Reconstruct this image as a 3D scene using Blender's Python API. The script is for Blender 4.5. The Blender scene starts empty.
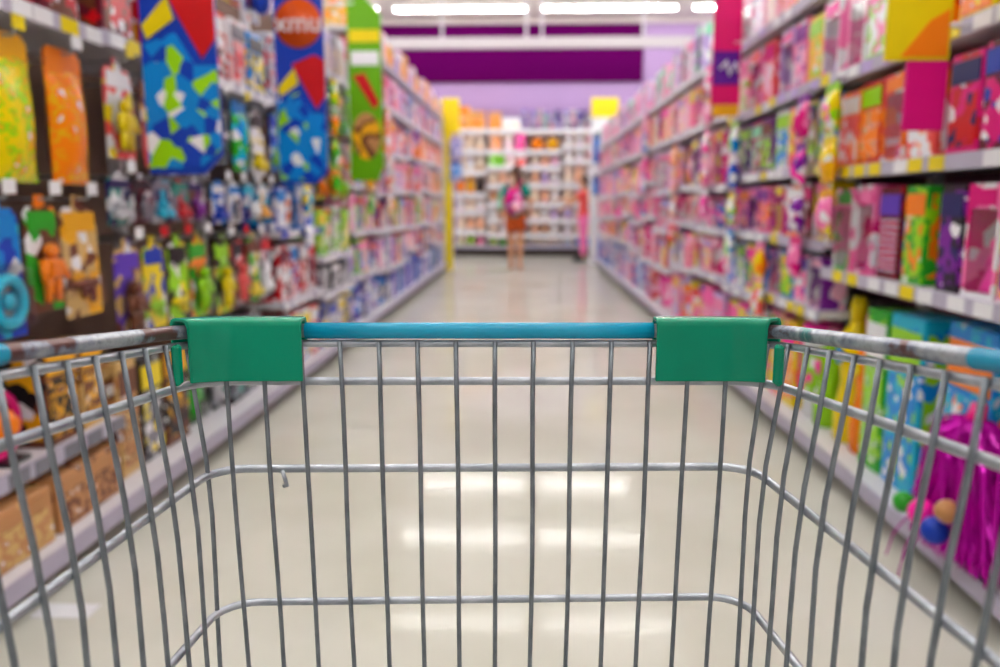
import bpy, bmesh, math, random
from mathutils import Vector, Matrix
R = math.radians
random.seed(11)
sc = bpy.context.scene
C = bpy.context.collection

# ------------------------------------------------------------------ camera
CAMH, PITCH, YAW, FPX = 1.05, 9.3, 2.0, 800.0
cam = bpy.data.objects.new('camera', bpy.data.cameras.new('camera'))
C.objects.link(cam); sc.camera = cam
cam.data.sensor_width = 36.0; cam.data.lens = 36.0 * FPX / 1000.0
cam.location = (0, 0, CAMH)
cam.rotation_euler = (R(90 - PITCH), 0, R(YAW))
cam.data.clip_start = 0.02; cam.data.clip_end = 100
cam.data.dof.use_dof = True
cam.data.dof.focus_distance = 0.66
cam.data.dof.aperture_fstop = 3.9

# ------------------------------------------------------------------ world / exposure
w = bpy.data.worlds.new('world'); sc.world = w; w.use_nodes = True
w.node_tree.nodes['Background'].inputs[0].default_value = (1, 1, 1, 1)
w.node_tree.nodes['Background'].inputs[1].default_value = 0.3
sc.view_settings.view_transform = 'Standard'; sc.view_settings.look = 'None'
sc.view_settings.gamma = 1.0; sc.view_settings.use_curve_mapping = False
sc.view_settings.exposure = 1.66
LAMP = 13.0            # emission strength of the ceiling strip lamps

# ------------------------------------------------------------------ colours, materials
PAL = dict(yellow=(238,214,0), gold=(240,175,20), orange=(250,132,8), red=(205,14,24), blue=(12,62,185), navy=(20,30,95),
  sky=(0,135,220), cyan=(20,180,215), teal=(0,140,125), green=(45,170,40), lime=(150,215,15), magenta=(222,0,125),
  pink=(243,120,180), rose=(248,185,212), hotpink=(255,35,170), purple=(125,30,155), violet=(95,60,190), white=(236,236,242), beige=(212,176,112),
  brown=(112,62,38), black=(26,24,28), maroon=(105,22,42), grey=(128,128,140), coral=(240,88,86), lavender=(190,168,222), cream=(243,222,200),
  silver=(185,188,196), tan=(196,140,90), mint=(150,225,190), darkgreen=(30,80,45), peach=(248,186,150))
def lin(c):
    r = []
    for v in c[:3]:
        v /= 255.0
        r.append(v/12.92 if v <= .04045 else ((v+.055)/1.055)**2.4)
    return (r[0], r[1], r[2], 1.0)
MATS = {}
def newmat(name):
    m = bpy.data.materials.new(name); m.use_nodes = True
    return m, m.node_tree, m.node_tree.nodes['Principled BSDF']
def plain(col, rough=.35, metal=0.0, coat=0.0):
    key = ('p', col, rough, metal, coat)
    if key in MATS: return MATS[key]
    m, nt, b = newmat('plain_%s' % (col if isinstance(col, str) else 'mix'))
    c = lin(PAL[col] if isinstance(col, str) else col)
    b.inputs['Specular IOR Level'].default_value = .3; b.inputs['Roughness'].default_value = rough; b.inputs['Metallic'].default_value = metal
    b.inputs['Coat Weight'].default_value = coat
    n = nt.nodes.new('ShaderNodeTexNoise'); n.inputs['Scale'].default_value = 14
    tc = nt.nodes.new('ShaderNodeTexCoord'); nt.links.new(tc.outputs['Object'], n.inputs['Vector'])
    mx = nt.nodes.new('ShaderNodeMixRGB'); mx.blend_type = 'MULTIPLY'; mx.inputs[0].default_value = .12
    mx.inputs[1].default_value = c; nt.links.new(n.outputs['Fac'], mx.inputs[2])
    nt.links.new(mx.outputs[0], b.inputs['Base Color'])
    MATS[key] = m
    return m
def printed(c1, c2, c3, style='cells', scale=14.0, rough=.3):
    """flat packaging print: coloured shapes on a coloured ground"""
    key = ('print', c1, c2, c3, style, scale)
    if key in MATS: return MATS[key]
    m, nt, b = newmat('print_%s_%s' % (c1, style)); N = nt.nodes; L = nt.links
    b.inputs['Roughness'].default_value = rough; b.inputs['Specular IOR Level'].default_value = .3
    tc = N.new('ShaderNodeTexCoord'); oi = N.new('ShaderNodeObjectInfo')
    ad = N.new('ShaderNodeVectorMath'); ad.operation = 'ADD'
    ml = N.new('ShaderNodeMath'); ml.operation = 'MULTIPLY'; ml.inputs[1].default_value = 40
    L.new(oi.outputs['Random'], ml.inputs[0]); L.new(tc.outputs['Object'], ad.inputs[0]); L.new(ml.outputs[0], ad.inputs[1])
    ramp = N.new('ShaderNodeValToRGB'); ramp.color_ramp.interpolation = 'CONSTANT'
    if style == 'cells':
        t = N.new('ShaderNodeTexVoronoi'); t.inputs['Scale'].default_value = scale
        sep = N.new('ShaderNodeSeparateColor'); L.new(t.outputs['Color'], sep.inputs[0]); src = sep.outputs[0]
        pos = (0, .52, .74, .9)
    elif style == 'dots':
        t = N.new('ShaderNodeTexVoronoi'); t.inputs['Scale'].default_value = scale; src = t.outputs['Distance']
        pos = (0, .22, .36, .44)
    elif style == 'stripes':
        t = N.new('ShaderNodeTexWave'); t.inputs['Scale'].default_value = scale * .45; t.inputs['Distortion'].default_value = 3
        t.bands_direction = 'Z'; src = t.outputs['Fac']; pos = (0, .45, .75, .92)
    else:
        t = N.new('ShaderNodeTexNoise'); t.inputs['Scale'].default_value = scale; src = t.outputs['Fac']; pos = (0, .5, .57, .66)
    L.new(ad.outputs[0], t.inputs['Vector']); L.new(src, ramp.inputs[0])
    cols = (c2, c3, 'white', c1) if style == 'dots' else (c1, c2, c3, 'white')
    el = ramp.color_ramp.elements
    el[0].position = 0; el[0].color = lin(PAL[cols[0]]); el[1].position = pos[1]; el[1].color = lin(PAL[cols[1]])
    for p, c in zip(pos[2:], cols[2:]):
        e = el.new(p); e.color = lin(PAL[c])
    L.new(ramp.outputs[0], b.inputs['Base Color'])
    MATS[key] = m
    return m
def clear_plastic():
    if 'clear' in MATS: return MATS['clear']
    m, nt, b = newmat('clear_plastic')
    tr = nt.nodes.new('ShaderNodeBsdfTransparent'); gl = nt.nodes.new('ShaderNodeBsdfGlossy')
    gl.inputs['Roughness'].default_value = .12
    lw = nt.nodes.new('ShaderNodeLayerWeight'); lw.inputs[0].default_value = .3
    fr = nt.nodes.new('ShaderNodeMath'); fr.operation = 'MULTIPLY'; fr.inputs[1].default_value = .28; nt.links.new(lw.outputs['Facing'], fr.inputs[0])
    mx = nt.nodes.new('ShaderNodeMixShader')
    nt.links.new(fr.outputs[0], mx.inputs[0]); nt.links.new(tr.outputs[0], mx.inputs[1]); nt.links.new(gl.outputs[0], mx.inputs[2])
    nt.links.new(mx.outputs[0], nt.nodes['Material Output'].inputs['Surface'])
    MATS['clear'] = m
    return m
def emissive(col, s):
    m, nt, b = newmat('lamp_glow'); b.inputs['Base Color'].default_value = (1, 1, 1, 1)
    b.inputs['Emission Color'].default_value = col; b.inputs['Emission Strength'].default_value = s
    return m
def noisy(name, ca, cb, scale, rough, metal=0.0, rlo=None, bump=0.0, detail=6, lo=.4, hi=.6):
    m, nt, b = newmat(name); N = nt.nodes; L = nt.links
    tc = N.new('ShaderNodeTexCoord'); n = N.new('ShaderNodeTexNoise'); n.inputs['Scale'].default_value = scale; n.inputs['Detail'].default_value = detail
    L.new(tc.outputs['Object'], n.inputs['Vector'])
    r = N.new('ShaderNodeValToRGB'); r.color_ramp.elements[0].color = lin(ca); r.color_ramp.elements[1].color = lin(cb)
    r.color_ramp.elements[0].position = lo; r.color_ramp.elements[1].position = hi
    L.new(n.outputs['Fac'], r.inputs[0]); L.new(r.outputs[0], b.inputs['Base Color'])
    b.inputs['Roughness'].default_value = rough; b.inputs['Metallic'].default_value = metal
    if bump:
        bp = N.new('ShaderNodeBump'); bp.inputs['Strength'].default_value = bump; L.new(n.outputs['Fac'], bp.inputs['Height']); L.new(bp.outputs[0], b.inputs['Normal'])
    return m
M_FLOOR = noisy('floor_vinyl', (200,199,188), (209,208,199), 1.6, .085)
M_FLOOR.node_tree.nodes['Principled BSDF'].inputs['Specular IOR Level'].default_value = .06
M_CEIL = plain((238,234,226), .8)
M_WALL = plain((172,142,190), .8)
M_WALLW = plain((232,226,230), .7)
M_PURPLE = plain((84,0,78), .95)
M_PURPLE.node_tree.nodes['Principled BSDF'].inputs['Specular IOR Level'].default_value = .05
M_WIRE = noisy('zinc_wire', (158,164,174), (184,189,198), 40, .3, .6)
M_WIRED = noisy('zinc_wire_dark', (112,119,127), (130,137,145), 50, .36, .6)  # darker zinc tone for the upright and floor wires
M_RIM = None
def rim_material():
    m, nt, b = newmat('worn_painted_rim'); N = nt.nodes; L = nt.links
    tc = N.new('ShaderNodeTexCoord'); n = N.new('ShaderNodeTexNoise'); n.inputs['Scale'].default_value = 19; n.inputs['Detail'].default_value = 9
    n.inputs['Roughness'].default_value = .65
    L.new(tc.outputs['Object'], n.inputs['Vector'])
    r = N.new('ShaderNodeValToRGB'); e = r.color_ramp.elements
    e[0].position = 0; e[0].color = lin((84,52,52)); e[1].position = .42; e[1].color = lin((96,62,60))
    for p, c in ((.46, (120,128,146)), (.54, (176,182,190)), (.60, (128,134,144)), (.66, (40,130,128)), (.74, (190,192,190))):
        x = e.new(p); x.color = lin(c)
    L.new(n.outputs['Fac'], r.inputs[0]); L.new(r.outputs[0], b.inputs['Base Color'])
    b.inputs['Roughness'].default_value = .35; b.inputs['Metallic'].default_value = .35
    bp = N.new('ShaderNodeBump'); bp.inputs['Strength'].default_value = .25; bp.inputs['Distance'].default_value = .002
    L.new(n.outputs['Fac'], bp.inputs['Height']); L.new(bp.outputs[0], b.inputs['Normal'])
    return m
M_RIM = rim_material()
M_CLIP = noisy('green_clip', (0,136,104), (0,146,112), 9, .25)
M_CLIP.node_tree.nodes['Principled BSDF'].inputs['Specular IOR Level'].default_value = .3
M_SLEEVE = noisy('blue_sleeve', (14,156,196), (22,166,206), 8, .25)
M_RAIL = plain((184,178,200), .45)
M_SHELF = plain((222,220,228), .45)
M_PEG = plain((122,96,84), .7)
M_PEGL = plain((196,182,196), .7)
M_KICK = plain((58,48,44), .8)

# ------------------------------------------------------------------ mesh helpers
class MB:
    def __init__(s): s.v = []; s.f = []; s.sm = []
    def add(s, vs, fs, smooth=False):
        o = len(s.v); s.v += [tuple(v) for v in vs]
        for f in fs: s.f.append(tuple(i + o for i in f)); s.sm.append(smooth)
    def box(s, x0, x1, y0, y1, z0, z1, ch=0.0):
        if ch <= 0:
            vs = [(x, y, z) for x in (x0, x1) for y in (y0, y1) for z in (z0, z1)]
            s.add(vs, [(0,1,3,2), (4,6,7,5), (0,4,5,1), (2,3,7,6), (0,2,6,4), (1,5,7,3)]); return
        bm = bmesh.new(); bmesh.ops.create_cube(bm, size=1)
        for v in bm.verts:
            v.co = ((x0+x1)/2 + v.co.x*(x1-x0), (y0+y1)/2 + v.co.y*(y1-y0), (z0+z1)/2 + v.co.z*(z1-z0))
        ch = min(ch, .45*min(x1-x0, y1-y0, z1-z0))
        bmesh.ops.bevel(bm, geom=list(bm.edges), offset=ch, segments=1, affect='EDGES', profile=.5)
        s.bm(bm)
    def bm(s, bm, smooth=False):
        bm.verts.index_update()
        s.add([v.co.copy() for v in bm.verts], [[v.index for v in f.verts] for f in bm.faces], smooth); bm.free()
    def tube(s, pts, r, seg=8, cap=True):
        pts = [Vector(p) for p in pts]; n = len(pts)
        rs = r if isinstance(r, (list, tuple)) else [r]*n
        t0 = (pts[1]-pts[0]).normalized()
        up = Vector((0, 0, 1)) if abs(t0.z) < .9 else Vector((1, 0, 0))
        a = t0.cross(up).normalized(); vs = []; fs = []
        for i, p in enumerate(pts):
            t = (pts[min(i+1, n-1)] - pts[max(i-1, 0)]).normalized()
            a = (a - t*a.dot(t)).normalized(); b = t.cross(a)
            for k in range(seg):
                an = 2*math.pi*k/seg
                vs.append(p + (a*math.cos(an) + b*math.sin(an))*rs[i])
        for i in range(n-1):
            for k in range(seg):
                k2 = (k+1) % seg
                fs.append((i*seg+k, (i+1)*seg+k, (i+1)*seg+k2, i*seg+k2)[::-1])
        s.add(vs, fs, True)
        if cap:
            o = len(s.v) - len(vs)
            s.f.append(tuple(o+k for k in range(seg))); s.sm.append(False)
            s.f.append(tuple(o+(n-1)*seg+k for k in range(seg))[::-1]); s.sm.append(False)
    def lathe(s, prof, seg=12, cx=0, cy=0, cz=0, sy=1.0):
        vs = []; fs = []
        for (r, z) in prof:
            for k in range(seg):
                an = 2*math.pi*k/seg; vs.append((cx + r*math.cos(an), cy + sy*r*math.sin(an), cz + z))
        n = len(prof)
        for i in range(n-1):
            for k in range(seg):
                k2 = (k+1) % seg; fs.append((i*seg+k, i*seg+k2, (i+1)*seg+k2, (i+1)*seg+k))
        fs.append(tuple(range(seg))[::-1]); fs.append(tuple((n-1)*seg+k for k in range(seg)))
        s.add(vs, fs, True)
    def ell(s, c, r, nu=10, nv=7, rot=None):
        vs = []; fs = []
        for j in range(nv+1):
            ph = math.pi*j/nv
            for k in range(nu):
                an = 2*math.pi*k/nu
                p = Vector((r[0]*math.sin(ph)*math.cos(an), r[1]*math.sin(ph)*math.sin(an), -r[2]*math.cos(ph)))
                if rot: p = rot @ p
                vs.append((c[0]+p.x, c[1]+p.y, c[2]+p.z))
        for j in range(nv):
            for k in range(nu):
                k2 = (k+1) % nu; fs.append((j*nu+k, j*nu+k2, (j+1)*nu+k2, (j+1)*nu+k))
        s.add(vs, fs, True)
    def prism(s, pts, y0, y1):
        """outline in x,z extruded along y"""
        n = len(pts)
        vs = [(x, y0, z) for x, z in pts] + [(x, y1, z) for x, z in pts]
        fs = [tuple(range(n)), tuple(range(n, 2*n))[::-1]] + [(i, i+n, (i+1) % n + n, (i+1) % n) for i in range(n)]
        s.add(vs, fs)
    def mesh(s, name):
        me = bpy.data.meshes.new(name); me.from_pydata(s.v, [], s.f)
        me.polygons.foreach_set('use_smooth', s.sm)
        bm = bmesh.new(); bm.from_mesh(me); bmesh.ops.remove_doubles(bm, verts=bm.verts, dist=1e-6)
        bmesh.ops.recalc_face_normals(bm, faces=bm.faces); bm.to_mesh(me); bm.free()
        me.materials.append(None); me.update()
        return me
CACHE = {}
def cached(key, fn):
    if key not in CACHE:
        mb = MB(); fn(mb); CACHE[key] = mb.mesh(key[0] if isinstance(key, tuple) else key)
    return CACHE[key]
def put(name, me, mat, parent=None, loc=(0, 0, 0), rz=0.0):
    if isinstance(me, MB): me = me.mesh(name)
    o = bpy.data.objects.new(name, me); C.objects.link(o)
    o.location = loc; o.rotation_euler = (0, 0, rz)
    if parent: o.parent = parent
    if me.materials[0] is None or me.users > 1:
        o.material_slots[0].link = 'OBJECT'
    o.material_slots[0].material = mat
    return o
def boxpart(name, parent, mat, x0, x1, y0, y1, z0, z1, ch=0.0):
    mb = MB(); mb.box(x0, x1, y0, y1, z0, z1, ch); return put(name, mb, mat, parent)
def thing(name, label, cat, loc=(0, 0, 0), rz=0.0, group=None):
    o = bpy.data.objects.new(name, None); C.objects.link(o); o.empty_display_size = .05
    o.location = loc; o.rotation_euler = (0, 0, rz); return tag(o, label, cat, group)
def tag(o, label, cat, group=None):
    o['label'] = label; o['category'] = cat
    if group: o['group'] = group
    return o
def struct(o, label=None, cat=None):
    o['kind'] = 'structure'
    if label: o['label'] = label
    if cat: o['category'] = cat
    return o

# ------------------------------------------------------------------ pixel -> world
TP = math.tan
def ang(y): return math.atan((333.5 - y)/FPX) - R(PITCH)          # elevation of a picture row at mid width
def h_at(y, dist): return CAMH + dist*math.tan(ang(y))

# ------------------------------------------------------------------ room shell
YB, CEILH = 16.6, 4.6
struct(boxpart('floor', None, M_FLOOR, -7, 7, -5, YB+.1, -.1, 0), 'pale glossy vinyl floor of the shop aisle', 'floor')
struct(boxpart('ceiling', None, M_CEIL, -7, 7, -5, YB+.1, CEILH, CEILH+.1), 'off-white ceiling above the aisle', 'ceiling')
struct(boxpart('wall_back', None, M_WALL, -7, 7, YB, YB+.1, 0, CEILH), 'lavender end wall behind the soft toy shelves', 'wall')
struct(boxpart('wall_left', None, M_WALLW, -7.1, -7, -5, YB+.1, 0, CEILH), 'plain pale side wall', 'wall')
struct(boxpart('wall_right', None, M_WALLW, 7, 7.1, -5, YB+.1, 0, CEILH), 'plain pale side wall', 'wall')
struct(boxpart('wall_front', None, M_WALLW, -7, 7, -5.1, -5, 0, CEILH), 'plain pale wall at the aisle start', 'wall')
struct(boxpart('trim_1', None, M_PURPLE, -6.9, 2.25, YB-.06, YB, 3.42, 4.52, .01), 'deep purple fascia band on the lavender end wall', 'fascia')
struct(boxpart('trim_2', None, plain((226,216,214), .6), -7, 7, YB-.05, YB, 4.53, 4.6, .01), 'cream cornice under the ceiling', 'trim')

# strip lamps, rows across the aisle
glow = emissive((1.0, .985, .96, 1), LAMP)
def strip_tube(mb): mb.tube([(-1.2, 0, -.05), (1.2, 0, -.05)], .045, 10)
def strip_body(mb): mb.box(-1.25, 1.25, -.09, .09, -.05, 0, .008)
names_row = {0: 'first', 1: 'second', 2: 'third', 3: 'fourth', 4: 'fifth', 5: 'sixth', 6: 'seventh'}
rows_y = [15.35, 12.8, 10.0, 7.2, 4.4, 1.6, -1.4]
for i, y in enumerate(rows_y):
    for k, x in enumerate((-4.0, -1.25, 1.45, 4.2)):
        t = thing('strip_lamp', 'white ceiling strip lamp %s, %s row from lavender wall' % (('beyond the dark-backed shelves', 'over the dark-backed shelves', 'over the pink shelves', 'beyond the pink shelves')[k], names_row[i]), 'lamp', (x, y, CEILH), 0, 'ceiling strip lamps')
        put('housing', cached('housing', strip_body), M_CEIL, t)
        put('lamp_tube', cached('lamp_tube', strip_tube), glow, t)

# hanging white rail in front of the purple fascia
t = thing('hanging_rail', 'long white cable rail hung from the ceiling before the purple fascia', 'rail', (0, 14.4, 3.76))
boxpart('rail_bar', t, plain((196,190,194), .6), -5.5, 5.5, -.05, .05, -.09, .09, .01)
for x in (-4.2, -1.5, -.05, .22, 1.95, 4.2):
    mb = MB(); mb.tube([(x, 0, .08), (x, 0, CEILH-3.76)], .022, 8); put('hanger_rod', mb, plain('white', .5), t)

# ------------------------------------------------------------------ toys inside the packs (unit height ~ 1, front towards -y)
def toy_shape(kind):
    def f(mb):
        if kind == 'car':
            mb.box(-.8, .8, -.3, .1, .12, .5, .08); mb.box(-.45, .4, -.26, .06, .5, .85, .12)
            for x in (-.5, .5): mb.ell((x, -.3, .16), (.2, .1, .2), 8, 5)
        elif kind == 'figure':
            mb.box(-.2, .2, -.25, 0, .4, .75, .06); mb.ell((0, -.14, .88), (.14, .14, .14), 8, 6)
            for s in (-1, 1):
                mb.tube([(s*.12, -.12, .42), (s*.16, -.12, 0)], [.1, .07], 6); mb.tube([(s*.22, -.12, .7), (s*.36, -.2, .38)], [.08, .05], 6)
        elif kind == 'blaster':
            mb.box(-.75, .55, -.2, 0, .55, .8, .05); mb.box(-.95, -.7, -.16, -.04, .6, .74, .03); mb.box(.2, .42, -.18, -.02, .1, .6, .05); mb.box(-.25, -.08, -.16, -.04, .25, .58, .03)
        elif kind == 'ball':
            mb.ell((0, -.3, .45), (.42, .3, .42), 12, 8)
        elif kind == 'ring':
            mb.tube([(.38*math.cos(a*math.pi/8), -.12, .45+.38*math.sin(a*math.pi/8)) for a in range(17)], .11, 6, False); mb.ell((0, -.12, .45), (.16, .1, .16), 8, 6)
        elif kind == 'animal':
            mb.ell((.1, -.2, .4), (.5, .2, .28), 10, 6); mb.ell((-.45, -.22, .68), (.24, .2, .22), 8, 6)
            for x in (-.2, .4): mb.tube([(x, -.2, .3), (x, -.2, 0)], .09, 6)
            mb.tube([(.55, -.2, .5), (.75, -.2, .8)], [.07, .03], 6)
        elif kind == 'blocks':
            for x, z in ((-.32, 0), (.04, 0), (-.15, .34), (.3, .32), (0, .66)): mb.box(x-.15, x+.15, -.28, 0, z, z+.3, .03)
        elif kind == 'doll':
            mb.lathe([(.34, 0), (.3, .1), (.13, .48), (.1, .56), (.14, .66), (.05, .73)], 10, 0, -.2, 0, .6); mb.ell((0, -.2, .84), (.13, .12, .15), 8, 6)
            for s in (-1, 1): mb.tube([(s*.13, -.2, .66), (s*.27, -.22, .4)], [.045, .03], 6)
    return f
HALF = dict(car=1.6, figure=.75, blaster=1.5, ball=.85, ring=1.0, animal=1.35, blocks=.9, doll=.7)
DEEP = dict(car=.42, figure=.28, blaster=.22, ball=.62, ring=.25, animal=.44, blocks=.3, doll=.42)
def toy_mesh(kind, s, sy=None):
    s = round(s, 3)
    key = ('toy_' + kind, s)
    if key not in CACHE:
        mb = MB(); toy_shape(kind)(mb); mb.v = [(x*s, y*s, z*s) for x, y, z in mb.v]; CACHE[key] = mb.mesh('toy_' + kind)
    return CACHE[key]
TOYNAME = dict(car='car', figure='action figure', blaster='toy blaster', ball='ball', ring='ring toy', animal='toy animal', blocks='building blocks', doll='doll')

# ------------------------------------------------------------------ packaged toys.  local frame: x width, -y faces the shopper, z up, origin base centre at the FRONT
import inspect
CN = dict(hotpink='hot pink', sky='sky blue', darkgreen='dark green')
cn = lambda c: CN.get(c, c)
class Spec:
    def __init__(s, fn, a): s.fn = fn; s.a = a; s.h = a.get('h')
    def make(s, h=None, turn=0):
        a = dict(s.a)
        if turn: c = a['c']; a['c'] = (c[1], c[2], c[0]) if turn % 2 else (c[2], c[0], c[1])      # the next colourway of the same product
        if h and 'h' in a: a['h'] = h
        return s.fn(**a)
    def __getitem__(s, k): return s.make()[k]
def lazy(fn):
    sig = inspect.signature(fn)
    def g(*a, **k):
        b = sig.bind(*a, **k); b.apply_defaults(); return Spec(fn, dict(b.arguments))
    return g
def ext(d, extra): return d + extra if len((d + extra).split()) <= 9 else d
def r2(v): return round(v, 2)
@lazy
def blister(w, h, c, toy, hang=True):
    """c = (card, print accent, toy colour)"""
    w, h = r2(w), r2(h); base, acc, tcol = c
    def card(mb):
        k = w*.12; t = w*.16
        mb.prism([(-w/2, 0), (w/2, 0), (w/2, h*.9-k), (w/2-k, h*.9), (t, h*.9), (t*.8, h), (-t*.8, h), (-t, h*.9), (-w/2+k, h*.9), (-w/2, h*.9-k)], .05, .054)
    ts = min(w*.8/HALF[toy], h*.5); dp = DEEP[toy]*ts
    def dome(mb):
        bw = w*.44; bh = ts*.5+.012
        zc = h*.08+ts*.5; d = min(dp+.01, .1)
        bm = bmesh.new(); bmesh.ops.create_cube(bm, size=1)
        for v in bm.verts:
            f = .8 if v.co.y < 0 else 1
            v.co = (v.co.x*2*bw*f, .05 - (d if v.co.y < 0 else 0), zc + v.co.z*2*bh*f)
        mb.bm(bm)
    def band(mb): mb.box(-w*.42, w*.42, .0465, .05, h*.70, h*.86, 0)
    def build(t):
        put('card', cached(('card', w, h), card), printed(base, acc, tcol, 'cells', 24), t)
        put('title_band', cached(('title_band', w, h), band), plain(acc, .3), t)
        put('toy', toy_mesh(toy, ts), plain(tcol, .3), t, (0, .05, h*.08))
        put('blister', cached(('blister', w, h, toy), dome), clear_plastic(), t)
    return dict(name='toy_blister_pack', cat='toy pack', w=w, h=h, build=build,
                desc=ext('%s hanging card with %s %s' % (cn(base), cn(tcol), TOYNAME[toy]), ', %s title' % cn(acc)), plural='carded toys')
@lazy
def window_box(w, h, d, c, toy='doll'):
    w, h, d = r2(w), r2(h), r2(d); base, acc, tcol = c
    def body(mb):
        e = w*.09
        mb.box(-w/2, w/2, d-.004, d, 0, h); mb.box(-w/2, w/2, 0, d-.004, 0, .012); mb.box(-w/2, w/2, 0, d-.004, h-.012, h)
        mb.box(-w/2, -w/2+.006, 0, d-.004, .012, h-.012); mb.box(w/2-.006, w/2, 0, d-.004, .012, h-.012)
        mb.box(-w/2+.006, -w/2+e, 0, .006, .012, h-.012); mb.box(w/2-e, w/2-.006, 0, .006, .012, h-.012); mb.box(-w/2+e, w/2-e, 0, .006, h*.78, h-.012)
    def title(mb): mb.box(-w*.36, w*.36, -.004, 0, h*.81, h*.95, .0015)
    def pane(mb): mb.box(-w/2+w*.09, w/2-w*.09, .002, .004, .012, h*.78)
    ts = min(w*.7/HALF[toy], h*.68, (d-.02)/max(DEEP[toy], .1)*1.2)
    def hair(mb):
        mb.ell((0, -.16*ts, .87*ts), (.17*ts, .13*ts, .17*ts), 8, 6); mb.ell((0, -.1*ts, .68*ts), (.19*ts, .06*ts, .22*ts), 8, 6)
    def build(t):
        put('box_body', cached(('box_body', w, h, d), body), printed(base, acc, 'white', 'cells', 18), t)
        put('title_panel', cached(('title_panel', w, h), title), plain(acc, .3), t)
        dl = put('toy_' + toy, toy_mesh(toy, ts), plain(tcol, .45), t, (0, .012+DEEP[toy]*ts, .014))
        if toy == 'doll':
            put('hair', cached(('hair', r2(ts*10)), hair), plain(random.choice(['gold', 'brown', 'maroon', 'yellow']), .5), dl, (0, .02*ts, 0))
        put('window', cached(('window', w, h), pane), clear_plastic(), t)
    return dict(name='doll_box' if toy == 'doll' else 'toy_window_box', cat='toy box', w=w, h=h, build=build,
                desc=ext('%s window box with %s %s' % (cn(base), cn(tcol), TOYNAME[toy]), ', %s title' % cn(acc)), plural='window boxes')
@lazy
def carton(w, h, d, c, style='cells'):
    w, h, d = r2(w), r2(h), r2(d); base, acc, third = c
    def body(mb): mb.box(-w/2, w/2, 0, d, 0, h, .003)
    def panel(mb): mb.box(-w*.42, w*.42, -.003, 0, h*.08, h*.66)
    def band(mb): mb.box(-w*.45, w*.45, -.004, 0, h*.7, h*.92)
    def side(mb): mb.box(-.001, .001, d*.1, d*.9, h*.08, h*.92)
    def build(t):
        put('carton_body', cached(('carton_body', w, h, d), body), printed(base, base, acc, 'noise', 16), t)
        put('picture_panel', cached(('picture_panel', w, h), panel), printed(acc, third, base, style, 34), t)
        put('title_band', cached(('carton_title', w, h), band), plain(third, .3), t)
        for sx in (-1, 1): put('side_print', cached(('side_print', w, h, d), side), printed(third, acc, base, 'cells', 24), t, (sx*(w/2+.0005), 0, 0))
    return dict(name='toy_carton', cat='toy box', w=w, h=h, build=build, desc='%s carton with %s panel, %s title' % (cn(base), cn(acc), cn(third)), plural='toy cartons')
@lazy
def bag(w, h, c, style='noise'):
    w, h = r2(w), r2(h); base, acc, hd = c
    def pouch(mb):
        n, m = 7, 8; vs = []; fs = []; H = h*.84
        for sgn in (-1, 1):
            for j in range(m+1):
                for i in range(n+1):
                    a, b = i/n, j/m
                    bul = (max(0, math.sin(math.pi*a))*max(0, math.sin(math.pi*b)))**.6*min(w, .16)*.24
                    wr = .004*math.sin(9*a+5*b)*math.sin(math.pi*a)
                    vs.append(((a-.5)*w*(1-.06*math.sin(math.pi*b)), .05+sgn*(bul+.0015)+wr, b*H))
        o = (n+1)*(m+1)
        for sgn in (0, 1):
            for j in range(m):
                for i in range(n):
                    q = (sgn*o+j*(n+1)+i, sgn*o+j*(n+1)+i+1, sgn*o+(j+1)*(n+1)+i+1, sgn*o+(j+1)*(n+1)+i); fs.append(q)
        mb.add(vs, fs, True)
    def header(mb):
        k = w*.1
        mb.prism([(-w*.47, h*.8), (w*.47, h*.8), (w*.47, h-k), (w*.47-k, h), (-w*.47+k, h), (-w*.47, h-k)], .046, .054)
    def stamp(mb): mb.lathe([(w*.2, -.001), (w*.2, .001)], 12)
    def build(t):
        put('pouch', cached(('pouch', w, h), pouch), printed(base, acc, hd, style, 26, .2), t)
        put('header_card', cached(('header_card', w, h), header), plain(hd, .3), t)
    return dict(name='toy_bag', cat='toy bag', w=w, h=h, build=build, desc='%s toy bag, %s print, %s header' % (cn(base), cn(acc), cn(hd)), plural='toy bags')
@lazy
def ballt(r, c):
    r = r2(r); base, acc, third = c
    def ball(mb): mb.ell((0, r, r), (r, r, r), 16, 12)
    def stripe(mb):
        mb.tube([(r*1.0*math.cos(a*math.pi/12), r+r*.1, r+r*1.0*math.sin(a*math.pi/12)) for a in range(25)], r*.07, 6, False)
    def valve(mb): mb.ell((0, r*.02, r), (r*.12, r*.06, r*.12), 8, 5)
    def build(t):
        put('ball_skin', cached(('ball_skin', r), ball), plain(base, .25), t)
        put('stripe', cached(('stripe', r), stripe), plain(acc, .25), t); put('valve', cached(('valve', r), valve), plain(third, .3), t)
    return dict(name='play_ball', cat='ball', w=2*r+.02, h=2*r, build=build, desc='%s play ball with %s stripe' % (cn(base), cn(acc)), plural='play balls')
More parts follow.
